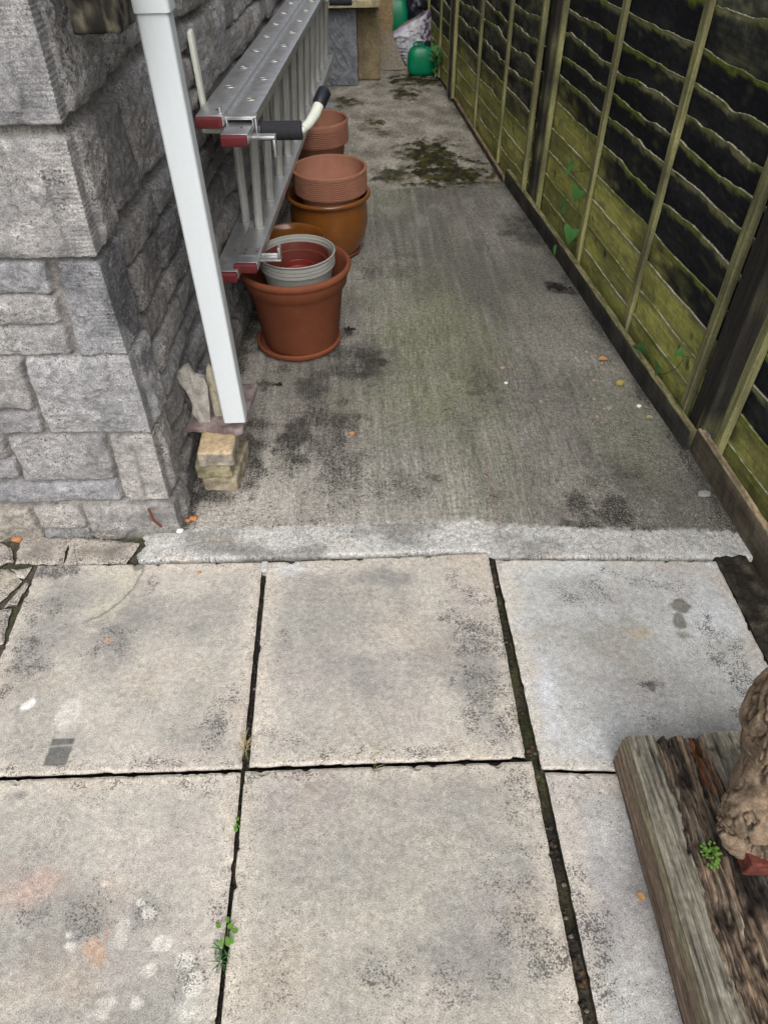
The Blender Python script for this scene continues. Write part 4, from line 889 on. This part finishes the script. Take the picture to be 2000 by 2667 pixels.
b = MB(); b.tube([(cx+.045, cy-.01, .186), (cx+.055, cy-.012, .232)], .021, 24); b.tube([(cx+.043, cy-.01, .184), (cx+.046, cy-.01, .194)], .026, 24); b.mk('cap', M_blackp, can, sharp=40)
MB().tube([(cx+.04+.0*t, cy-.02, .2) if 0 else (cx-.005+.028*math.cos(t), cy-.045, .213+.024*math.sin(t)) for t in np.linspace(-.6, 4.6, 24)], .0035, 8).mk('cap_strap', M_blackp, can)
# second green container
b = MB().add(*superlathe([(.10, .08, 0), (.12, .10, .02), (.12, .10, .34), (.10, .08, .42), (.06, .05, .45)], (.36, 7.22, 0), e=.4))
tag(b.mk('green_container', M_green, sharp=60), 'paler green plastic container half hidden behind the broken slab and the printed bag', 'container')
# bag of compost and black sacks: pillow shapes with wrinkles
def pillow(poly, y, th, mat, name, label, cat, seed, wr=.01, n=46, colr=None):
    P = np.array(poly); cen = P.mean(0); m = 96
    d = np.linalg.norm(np.roll(P, -1, 0)-P, axis=1); cum = np.concatenate([[0], np.cumsum(d)]); tt = np.linspace(0, cum[-1], m, endpoint=False)
    PP = np.vstack([P, P[:1]]); ring = np.stack([np.interp(tt, cum, PP[:, 0]), np.interp(tt, cum, PP[:, 1])], -1)
    V = []; qs = np.linspace(0, 1, 22)
    for sgn in (-1, 1):
        for q_ in qs:
            pr = cen+(ring-cen)*q_; hh = th*(1-q_**2.6)**.6
            w_ = wr*fbm(pr[:, 0]*16+seed, pr[:, 1]*16, seed+sgn, 5)+wr*.8*np.abs(fbm(pr[:, 0]*9, pr[:, 1]*24+seed, 2, 3))
            V.append(np.stack([pr[:, 0], y+sgn*hh+w_*(1 if q_ < .98 else .4)+.10*(pr[:, 1]-cen[1]), pr[:, 1]+.3*w_], -1))
    V = np.vstack(V); T = None if colr is None else colr(V); F1 = grid_faces(22, m, 0, True); F2 = grid_faces(22, m, 22*m, True)[:, ::-1]
    return tag(mk(name, V, np.vstack([F1, F2]), mat, T=T, Mk=None if T is None else np.zeros((len(V), 3))), label, cat)
def bagT(V):
    x, z = V[:, 0], V[:, 2]; u = z-(.20+.45*(x-.30)); n_ = fbm(x*30, z*30, 3, 4)
    T = mix((.42, .42, .46), (.62, .62, .66), ss(-.5, .5, n_)); T = mix(T, (.16, .14, .12), ss(.015, .03, u+.01*n_)); T = mix(T, (.24, .12, .42), ss(.012, .0, np.abs(u-.012+.012*n_))*ss(.5, .36, x))
    T = mix(T, (.10, .06, .12), ss(.1, .7, n_+.5*ss(.52, .64, x))*ss(.5, .58, x)); T = mix(T, (.03, .03, .04), ss(.17, .11, z)*ss(.1, .0, x-.40)*ss(-.3, .2, np.sin(z*260)))
    return T
M_bagT = mineral('printed_bag', grain=200, gc=.2, mid=40, mc=.3, sp=100, bump=.3, rough=.4)
pillow([(.30, .215), (.34, .24), (.43, .30), (.52, .335), (.60, .375), (.665, .395), (.672, .28), (.66, .12), (.62, .0), (.45, .0), (.38, .1), (.35, .17)], 6.95, .05, M_bagT, 'compost_bag', 'crumpled silver and purple printed plastic bag behind the green fuel can', 'plastic bag', 3, .014, colr=bagT)
pillow([(.28, 0), (.74, 0), (.76, .4), (.74, 1.0), (.25, 1.1), (.22, .5)], 7.48, .12, M_bin, 'black_sack', 'shiny black polythene sack filling the far corner by the fence', 'sack', 9, .03)
pillow([(-.5, 0), (.26, 0), (.28, .6), (.24, 1.2), (-.5, 1.2)], 7.56, .08, M_bin, 'black_sheet', 'black polythene sheet hanging behind the stone table', 'sheet', 12, .03)

# ------------------------------------------------------------------ foreground sleeper
x0s, x1s, y0s, y1s, zt_ = .503, .83, -.75, .652, .118
nu, nv = 210, 420
U, Vv = np.meshgrid(np.linspace(0, 1, nu), np.linspace(0, 1, nv), indexing='ij')
yv = y0s+(y1s-y0s)*Vv; xv = x0s-.012*(y1s-yv)/.5*.9+(x1s-x0s)*U
dxe = (x1s-x0s)*U
chan = .050+.009*fbm(yv*6, 1+dxe*30, 3, 4)+.006*fbm(yv*45, dxe*160, 3, 3)
ch = ss(chan, chan+.010, dxe)*ss(chan+.125+.03*fbm(yv*7, 4, 3, 3), chan+.085, dxe); ch2 = ss(chan+.1, chan+.12, dxe)*ss(chan+.19, chan+.15, dxe)*ss(.50, .60, yv+.05*fbm(dxe*90, 1, 2, 2))*0+ss(chan+.08, chan+.12, dxe)*ss(chan+.19, chan+.15, dxe)*ss(.60, .52, yv+.06*fbm(dxe*90, 1, 2, 2))
fib = fbm(xv*150, yv*5, 3, 4); fib2 = fbm(xv*60, yv*3, 7, 4)
cr = np.abs(fbm(xv*55+.4*fib2, yv*2.6, 12, 3)); crack = np.maximum(ss(.13, .0, cr), .8*ss(.10, 0, np.abs(fbm(xv*130, yv*4+.8*xv*9, 62, 3)))*ss(-.3, .5, fbm(xv*12, yv*6, 63, 3)))
rot = np.clip(ch*ss(-1.0, -.2, fib2+.5*fib)+.8*ch2*ss(-.3, .4, fib2), 0, 1)
endn = ss(.045, 0, y1s-yv)
pock = ss(.12, .5, fbm(xv*42+.5*fib, yv*17, 101, 4))*rot; splin = ss(.25, .7, fbm(xv*95, yv*8, 103, 4))*rot*(1-pock)
notch = ss(.35, .75, fbm(xv*55, yv*14, 107, 4))*(1-rot)
Z = zt_-.0016*ss(.0, .7, fbm(xv*40, yv*35, 77, 4))+.0018*fib+.0015*fib2-.008*crack*(.12+.9*rot)-rot*(.004+.014*ss(-.5, .7, fbm(xv*34, yv*9, 4, 4)))-.004*rot*np.abs(fbm(xv*120, yv*22, 6, 3))
Z -= .02*blob(xv, yv, .66, .20, .03, .16, seed=2)
Z -= .012*endn*ss(.0, .7, fbm(xv*45, 2, 5, 3))*(rot > .2)
yv2 = yv-.012*ss(0, .6, fbm(xv*50, 1, 8, 3))*(Vv > .995)*(.3+rot)
Z -= .008*pock+.003*notch; Z += .003*splin
T = mix((.07, .062, .048), (.24, .22, .175), ss(-.8, .6, fib*.7+fib2*.5+.15+.5*fbm(xv*20, yv*12, 90, 4)))
T = mix(T, (.12, .118, .08), .18*ss(0, .8, fbm(xv*9, yv*5, 41, 4)+.3*(dxe < .09)))
T = mix(T, (.32, .31, .28), .5*ss(.25, .8, fbm(xv*7, yv*3, 45, 3)+.4*ss(.35, .15, yv)*(dxe < .12)))
rc = mix((.04, .031, .026), (.26, .185, .125), ss(-.5, .8, fib*.7+fbm(xv*25, yv*7, 15, 4)*.6)); rc = mix(rc, (.022, .017, .014), pock*.85); rc = mix(rc, (.33, .27, .20), splin*.7)
T = mix(T, (.05, .045, .035), notch*.75); rc = mix(rc, (.24, .09, .03), .8*blob(xv, yv, .643, .595, .016, .07, seed=1))
T = mix(T, rc, np.clip(rot*1.1, 0, 1)); T = mix(T, (.02, .016, .013), np.clip(crack*(.35+.6*rot)+.9*blob(xv, yv, .645, .37, .03, .06, seed=8), 0, .92))
V = np.stack([xv, yv2, Z], -1).reshape(-1, 3); T = T.reshape(-1, 3); Fc = grid_faces(nu, nv)
idx = np.arange(nu*nv).reshape(nu, nv)
def skirt(ring, V, T, Fc, dirv, seed):
    prev = ring; out = dirv
    for j, t in enumerate(np.linspace(.03, 1, 22)):
        P = V[ring].copy(); top = P[:, 2].copy(); P[:, 2] = top+(0-top)*t-.004*(t == 1)
        nn = fbm(P[:, 1]*5, P[:, 2]*90+seed, P[:, 0]*5, 4); bul = .003*nn+.006*math.sin(t*3.0)-(.003 if j == 0 else 0)
        P[:, 0] += out[0]*bul; P[:, 1] += out[1]*bul
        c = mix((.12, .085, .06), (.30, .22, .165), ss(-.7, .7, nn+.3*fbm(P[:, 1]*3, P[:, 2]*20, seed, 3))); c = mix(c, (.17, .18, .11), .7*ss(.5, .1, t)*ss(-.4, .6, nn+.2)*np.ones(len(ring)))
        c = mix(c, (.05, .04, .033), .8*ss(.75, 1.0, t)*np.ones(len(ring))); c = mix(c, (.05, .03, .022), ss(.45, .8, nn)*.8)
        b_ = len(V); V = np.vstack([V, P]); T = np.vstack([T, c]); cur = np.arange(b_, b_+len(ring))
        Fc = np.vstack([Fc, np.stack([prev[:-1], prev[1:], cur[1:], cur[:-1]], -1)]); prev = cur
    return V, T, Fc
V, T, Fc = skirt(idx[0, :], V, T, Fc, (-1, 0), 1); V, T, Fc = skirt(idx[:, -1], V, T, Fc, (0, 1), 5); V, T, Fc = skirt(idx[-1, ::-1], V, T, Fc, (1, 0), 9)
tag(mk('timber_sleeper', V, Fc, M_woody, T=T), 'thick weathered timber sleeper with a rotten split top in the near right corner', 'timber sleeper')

# red brick on the sleeper and the lumpy brown ornament above it
bp = G(1952, 2235, .165)
block((bp[0]+.058, bp[1]+.012, .146), (.12, .060, .05), 61, 'red brick lying on the timber sleeper under the brown ornament', 'brick', (.15, .042, .03), rz=-.05, amp=.0015, bev=.004)
def at(px, py, y):
    r = RC @ np.array([px-W0/2, py-H0/2, F0]); t = y/r[1]; p = r*t; return np.array([p[0], p[1], p[2]+HC])
bm = bmesh.new()
def ell(c, r, rot=None):
    m = Matrix.Translation(Vector(c)) @ (rot.to_4x4() if rot is not None else Matrix.Identity(4)) @ Matrix.Diagonal((*r, 1))
    bmesh.ops.create_icosphere(bm, subdivisions=3, radius=1, matrix=m)
def z7(x, y): return 1500+x/2.288, 1700+y/2.288
yo = bp[1]+.035
def E(px, py, rx, ry, rz, dy=0, roty=0):
    c = at(*z7(px, py), yo+dy); ell(c, (rx, ry, rz), Matrix.Rotation(roty, 3, 'Y'))
E(960, 1060, .036, .035, .026, .01, .15); E(1000, 1120, .040, .032, .020, .0, 0); E(1080, 1110, .045, .035, .030, 0, 0); E(1190, 1080, .07, .05, .05)
E(965, 985, .026, .022, .016, .02, -.5); E(1000, 930, .050, .03, .014, .02, -.85); E(1040, 870, .045, .03, .016, .03, -.9); E(1060, 950, .05, .05, .04, .0, -.8)
E(1110, 940, .045, .05, .07, .02, -.2); E(1110, 800, .026, .04, .06, .03, -.15); E(1115, 640, .023, .035, .06, .03, .05); E(1112, 520, .020, .03, .05, .03, .0); E(1120, 460, .016, .03, .03, .03)
E(1150, 420, .02, .04, .12, .05, -.05); E(1160, 700, .04, .05, .16, .04); E(1160, 250, .019, .03, .09, .06, .1); E(1180, 950, .06, .06, .12, .02)
E(1150, 1290, .022, .04, .05, -.03, .1); E(1150, 1370, .020, .04, .035, -.03)
me = bpy.data.meshes.new('tmp'); bm.to_mesh(me); bm.free(); ob = bpy.data.objects.new('tmp', me); S.collection.objects.link(ob)
rm = ob.modifiers.new('r', 'REMESH'); rm.mode = 'VOXEL'; rm.voxel_size = .003
sm_ = ob.modifiers.new('s', 'SMOOTH'); sm_.iterations = 4; sm_.factor = .6
ev = ob.evaluated_get(bpy.context.evaluated_depsgraph_get()); m2 = ev.to_mesh()
V = np.empty(len(m2.vertices)*3); m2.vertices.foreach_get('co', V); V = V.reshape(-1, 3); Nn = np.empty(len(V)*3); m2.vertices.foreach_get('normal', Nn); Nn = Nn.reshape(-1, 3)
Fc = [tuple(p.vertices) for p in m2.polygons]; ev.to_mesh_clear(); bpy.data.objects.remove(ob)
fl = fbm(V[:, 0]*70, V[:, 1]*70, V[:, 2]*9, 4); gro = np.abs(fbm(V[:, 0]*30+V[:, 2]*8, V[:, 1]*30, V[:, 2]*5, 3))
V = V+Nn*(.0022*fl-.008*ss(.14, 0, gro)+.001*fbm(V[:, 0]*160, V[:, 1]*160, V[:, 2]*160, 2))[:, None]
T = mix((.10, .072, .048), (.24, .175, .12), ss(-.7, .7, fl+.4*fbm(V[:, 0]*12, V[:, 1]*12, V[:, 2]*12, 3))); T = mix(T, (.05, .035, .025), ss(.12, 0, gro)*.8); T = mix(T, (.33, .29, .24), .6*ss(.5, 1, fbm(V[:, 0]*60, V[:, 1]*60, V[:, 2]*60, 4)))
tag(mk('driftwood_ornament', V, Fc, M_brick, T=T, Mk=np.tile([.12, .1, 0], (len(V), 1))), 'lumpy brown gnarled ornament standing on the red brick at the right picture edge', 'ornament')

# ------------------------------------------------------------------ plants
def leafmesh(mb, p, size, d, up, curl=.25, kind='heart', fold=.15):
    d = Vector(d).normalized(); up = Vector(up).normalized(); s_ = d.cross(up).normalized(); up = s_.cross(d)
    shp = [(-.12, .28), (-.2, .5), (0, .56), (.25, .48), (.55, .3), (.8, .12), (1, 0)] if kind == 'heart' else [(0, .05), (.2, .3), (.5, .42), (.8, .3), (.95, .12), (1, 0)]
    p = Vector(p); C = [p+d*size*t+up*size*(.02-curl*t*t) for t in np.linspace(0, 1, len(shp))]
    V = []; 
    for i, (t, w_) in enumerate(shp):
        c = p+d*size*max(t, 0)+up*size*(-curl*t*t); e = p+d*size*t+up*size*(-curl*t*t)
        V += [e+s_*size*w_+up*size*w_*fold, c, e-s_*size*w_+up*size*w_*fold]
    Fc = []
    for i in range(len(shp)-1): Fc += [(3*i, 3*i+1, 3*i+4, 3*i+3), (3*i+1, 3*i+2, 3*i+5, 3*i+4)]
    n0 = len(V); V += [v-up*.0006 for v in V]; Fc += [tuple(n0+j for j in f[::-1]) for f in Fc]
    mb.add(V, Fc)
def climber(pts, leaves, label):
    P = [np.array(Fn(*p))+np.array([-.03, 0, 0]) for p in pts]; r = empty('bindweed', tuple(P[0]), label, 'climbing plant')
    MB().tube([tuple(p) for p in P], .0018, 6).mk('stem', M_stem, r)
    for (px, py, sz, dx, dz) in leaves:
        p = np.array(Fn(px, py))+np.array([-.045, 0, 0]); b = MB(); leafmesh(b, (p[0], p[1], p[2]+.3*sz), sz, (-.25, dx, dz), (-1, -.9, .55)); b.mk('leaf', M_leaf, r)
def c5(x, y): return 1200+x/2.0737, y/2.0737
def c6(x, y): return 1300+x/2.37, 700+y/2.37
climber([c5(590, 1450), c5(600, 1390), c5(640, 1320), c5(650, 1200), c5(672, 1120), c5(690, 1040), c5(660, 960), c5(640, 930), c5(735, 915)], [(*c5(690, 1045), .062, .15, -.9), (*c5(612, 1130), .065, .9, -.4), (*c5(652, 1260), .072, -.1, -1), (*c5(585, 1380), .072, .2, -1), (*c5(560, 1465), .055, .5, -.5), (*c5(648, 927), .05, .9, .1)], 'bindweed with heart shaped leaves climbing the fence batten in the middle of the photo')
climber([c6(960, 590), c6(1010, 650), c6(1080, 645), c6(1150, 610), c6(1190, 560), c6(1200, 540), c6(1260, 545)], [(*c6(950, 545), .075, -.3, .4), (*c6(1040, 635), .05, -.8, .5), (*c6(1195, 545), .03, 0, 1)], 'small bindweed sprig on the lowest fence board left of the widest post')
def tuft(name, label, cat, base, n, L, mat, seed, spread=1.0, leafs=0, lsz=.012, z=-.018, kind='round', wd=.0012):
    rn = random.Random(seed); r = empty(name, (base[0], base[1], z), label, cat); b = MB()
    for i in range(n):
        a = rn.uniform(0, 6.28); l = L*rn.uniform(.6, 1); x, y = base[0]+rn.uniform(-.004, .004), base[1]+rn.uniform(-.02, .02)*spread
        t = [(x+math.cos(a)*l*s_*s_*spread*.7, y+math.sin(a)*l*s_*s_*spread, z+l*(s_-.35*s_*s_)) for s_ in (0, .3, .6, .85, 1)]
        b.tube(t, [wd, wd, wd*.8, wd*.5, wd*.2], 5)
    b.mk('stems', M_stem if leafs else mat, r)
    if leafs:
        b = MB()
        for i in range(leafs):
            a = rn.uniform(0, 6.28); rr_ = rn.uniform(.2, 1)*L*.6; p = (base[0]+math.cos(a)*rr_*.6, base[1]+math.sin(a)*rr_, z+L*rn.uniform(.5, .95))
            leafmesh(b, p, lsz*rn.uniform(.7, 1.2), (math.cos(a), math.sin(a), .2), (0, 0, 1), kind='oval', fold=.1)
        b.mk('leaves', mat, r)
tuft('clover', 'bright green clover sprig growing in the left slab joint', 'weed', G(487*sc, 2012*sc), 6, .038, M_leafl, 1, leafs=9, lsz=.013)
tuft('grass_tuft', 'green grass blades lying in the left slab joint below the clover', 'weed', G(478*sc, 2065*sc), 22, .048, M_leaf, 2, spread=.7, wd=.0012)
tuft('seedling', 'tiny green seedling in the upper part of the left slab joint', 'weed', G(514*sc, 1776*sc), 3, .02, M_leafl, 3, leafs=6, lsz=.008)
tuft('dry_grass', 'tangle of dry straw grass in the left slab joint beside the crossing', 'dry grass', G(528*sc, 1610*sc), 30, .055, M_straw, 4, spread=.8, wd=.0007)
tuft('dry_grass', 'wisp of dry straw grass lying in the cross joint of the middle slab', 'dry grass', G(812*sc, 1648*sc), 16, .03, M_straw, 5, spread=1.2, wd=.0006, z=-.01)
p = G(1535*sc, 1850*sc, .12); tuft('feathery_weed', 'small feathery green weed growing out of the rotten sleeper top', 'weed', (p[0], p[1]), 14, .035, M_leafl, 6, leafs=46, lsz=.006, z=.10, wd=.0006)
rn = random.Random(5)
r = empty('ivy_plant', (.70, 6.55, 0), 'leafy green weed by the fence foot behind the fuel can', 'weed'); b = MB()
for i in range(26):
    p = (.665+rn.uniform(-.02, .035), 6.5+rn.uniform(-.2, .25), rn.uniform(.02, .22)); leafmesh(b, p, rn.uniform(.035, .06), (rn.uniform(-1, .2), rn.uniform(-1, .2), rn.uniform(-.5, .5)), (-.3, -.5, .8))
b.mk('leaves', M_leaf, r); b = MB()
for i in range(5): b.tube([(.69, 6.55+.05*i-.1, 0), (.68+.01*i, 6.5+.05*i-.1, .12), (.665, 6.5+.04*i-.1, .22)], .002, 5)
b.mk('stems', M_stem, r)

# ------------------------------------------------------------------ small debris
def pebV(seed, r, flat=.55):
    bm = bmesh.new(); bmesh.ops.create_icosphere(bm, subdivisions=3, radius=1); V = np.array([v.co[:] for v in bm.verts]); bm.verts.index_update(); Fc = [[v.index for v in f.verts] for f in bm.faces]; bm.free()
    V = V*(1+.28*fbm(V[:, 0]*1.1+seed*5, V[:, 1]*1.1, V[:, 2]*1.1+seed, 3))[:, None]*np.array([1, .75, flat])*r; return V, Fc
M_p = {k: plain('pebble_'+k, c, .8, 0, .3, 120, bump=.3) for k, c in dict(white=(.72, .71, .66), tan=(.36, .27, .19), orange=(.45, .19, .07), grey=(.26, .25, .23), olive=(.30, .25, .08), red=(.22, .06, .04)).items()}
def pebble(px, py, r, col, label, cat='pebble', z=0.0, seed=0, flat=.55, nm='pebble'):
    x, y = G(px*sc, py*sc, z); V, Fc = pebV(seed+px*.1, r, flat); V = V+np.array([x, y, z+r*flat*.7])
    return tag(mk(nm, V, Fc, M_p[col]), label, cat)
pebble(1338, 832, .016, 'olive', 'round yellowish brown stone on the path near the fence', flat=.85, nm='round_stone')
pebble(1380, 878, .009, 'white', 'smooth white oval pebble on the path near the gravel board')
pebble(1318, 858+24, .010, 'grey', 'grey stone chip left of the smooth white oval pebble')
pebble(1093, 828, .007, 'white', 'small white pebble on the open middle of the path')
pebble(1085, 795, .009, 'tan', 'tan oval stone chip just above the small white pebble on the path')
pebble(1520, 1068, .02, 'grey', 'flat triangular grey stone by the gravel board near the pale edge strip', flat=.3, nm='stone_chip')
pebble(760, 937, .009, 'orange', 'orange brown pebble on the path between the pots and the pale strip')
pebble(418, 1122, .012, 'orange', 'orange flint beside the foot of the corner stone')
pebble(405, 1126, .009, 'orange', 'smaller orange flint touching the larger one at the corner stone foot')
pebble(390, 1150, .010, 'white', 'white stone chip at the foot of the corner stone', flat=.8)
pebble(37, 1168, .014, 'orange', 'orange brick chip between the irregular paving stones on the left edge', z=-.01)
pebble(430, 1238, .006, 'orange', 'tiny rust coloured chip on the slab with the dark rectangular mark')
pebble(1168, 868, .006, 'tan', 'tiny tan chip in the middle of the path')
pebble(165, 1410, .001, 'orange', 'x') if 0 else None
pb0 = None
rn = random.Random(3)
for i in range(46):
    if i < 12: px, py = rn.gauss(1280, 26), rn.gauss(800, 18)
    elif i < 26: px, py = rn.gauss(1325, 45), rn.gauss(888, 12)
    else: px, py = rn.uniform(560, 1500), rn.uniform(650, 1110)
    x, y = G(px*sc, py*sc)
    if x > 1.016-.076*(y-1.68)-.02: continue
    if pb0 is None:
        V, Fc = pebV(3, .0075); pb0 = mk('stone_chip', V+np.array([x, y, .003]), Fc, M_p['tan']); o = pb0
    else:
        o = pb0.copy(); S.collection.objects.link(o); o.location = (x, y, -.001); o.rotation_euler = (0, 0, rn.uniform(0, 6)); s_ = rn.uniform(.3, .9) if i < 26 else rn.uniform(.22, .5); o.scale = (s_, s_, s_)
    tag(o, 'tiny pale stone chip scattered on the concrete path', 'pebble', 'stone chips scattered on the path')
def dryleaf(px, py, sz, a, label, mat=M_dry, z=.002):
    x, y = G(px*sc, py*sc); b = MB(); leafmesh(b, (x, y, z+.003), sz, (math.cos(a), math.sin(a), .12), (0, 0, 1), kind='oval', curl=.1, fold=.3); return tag(b.mk('fallen_leaf', mat), label, 'leaf')
dryleaf(1292, 779, .035, 0, 'curled orange yellow fallen leaf on the path near the fence')
dryleaf(1375, 1932, .016, -.9, 'small pinkish dry leaf on the pale slab beside the sleeper')
dryleaf(1395, 905, .024, .1, 'pale green fallen leaf on the path by the gravel board', M_straw)
# dark dirt clumps on the path
def clump(px, py, rx, label, seed):
    x0, y0 = G(px*sc, py*sc); rn = random.Random(seed); VV = []; FF = []; b0 = 0
    for i in range(26):
        V, Fc = pebV(seed+i, rn.uniform(.15, .32)*rx, .5); q_ = rn.gauss(0, .42)*rx; w_ = rn.gauss(0, .42)*rx; V = V+np.array([x0+q_*1.4, y0+w_, .001])
        VV.append(V); FF += [[j+b0 for j in f] for f in Fc]; b0 += len(V)
    V = np.vstack(VV); V[:, 2] = np.maximum(V[:, 2], 0); return tag(mk('dirt_clump', V, FF, M_soil, T=np.tile([.02, .018, .016], (len(V), 1)), Mk=np.zeros((len(V), 3))), label, 'dirt')
clump(1205, 621, .035, 'black clump of wet dirt on the path beside the bindweed foot', 2)
clump(757, 712, .018, 'small black dirt clump on the path right of the near terracotta pot', 7)
clump(600, 832, .016, 'small dark dirt crumbs on the concrete left of the brown stain', 9)
# gravel and crumbs in the joints: nobody could count them
rn = random.Random(8); VV = []; FF = []; TT_ = []; b0 = 0
lines = [((-.294, 1.23), (-.283, .06)), ((.331, 1.24), (.341, .05)), ((-.9, .672), (.33, .665)), ((.95, 1.2), (1.02, .8))]
for (a_, c_), cnt in zip(lines, (260, 240, 120, 90)):
    for i in range(cnt):
        t = rn.random(); x = a_[0]+(c_[0]-a_[0])*t+rn.uniform(-.009, .009); y = a_[1]+(c_[1]-a_[1])*t+rn.uniform(-.003, .003)
        r_ = rn.choice([.0015, .002, .0025, .003, .005]); bmv, f_ = pebV(i, r_)
        VV.append(bmv+np.array([x, y, -.020+rn.uniform(0, .004)])); FF += [[j+b0 for j in f] for f in f_]; b0 += len(bmv)
        c = rn.choice([(.03, .027, .024), (.04, .035, .03), (.05, .042, .035), (.07, .06, .05), (.025, .022, .02), (.03, .027, .024), (.16, .14, .11), (.14, .075, .04)]); TT_.append(np.tile(c, (len(bmv), 1)))
tag(mk('joint_gravel', np.vstack(VV), FF, M_soil, T=np.vstack(TT_), Mk=np.zeros((b0, 3))), 'dark gravel and crumbs filling the joints between the slabs', 'gravel', kind='stuff')
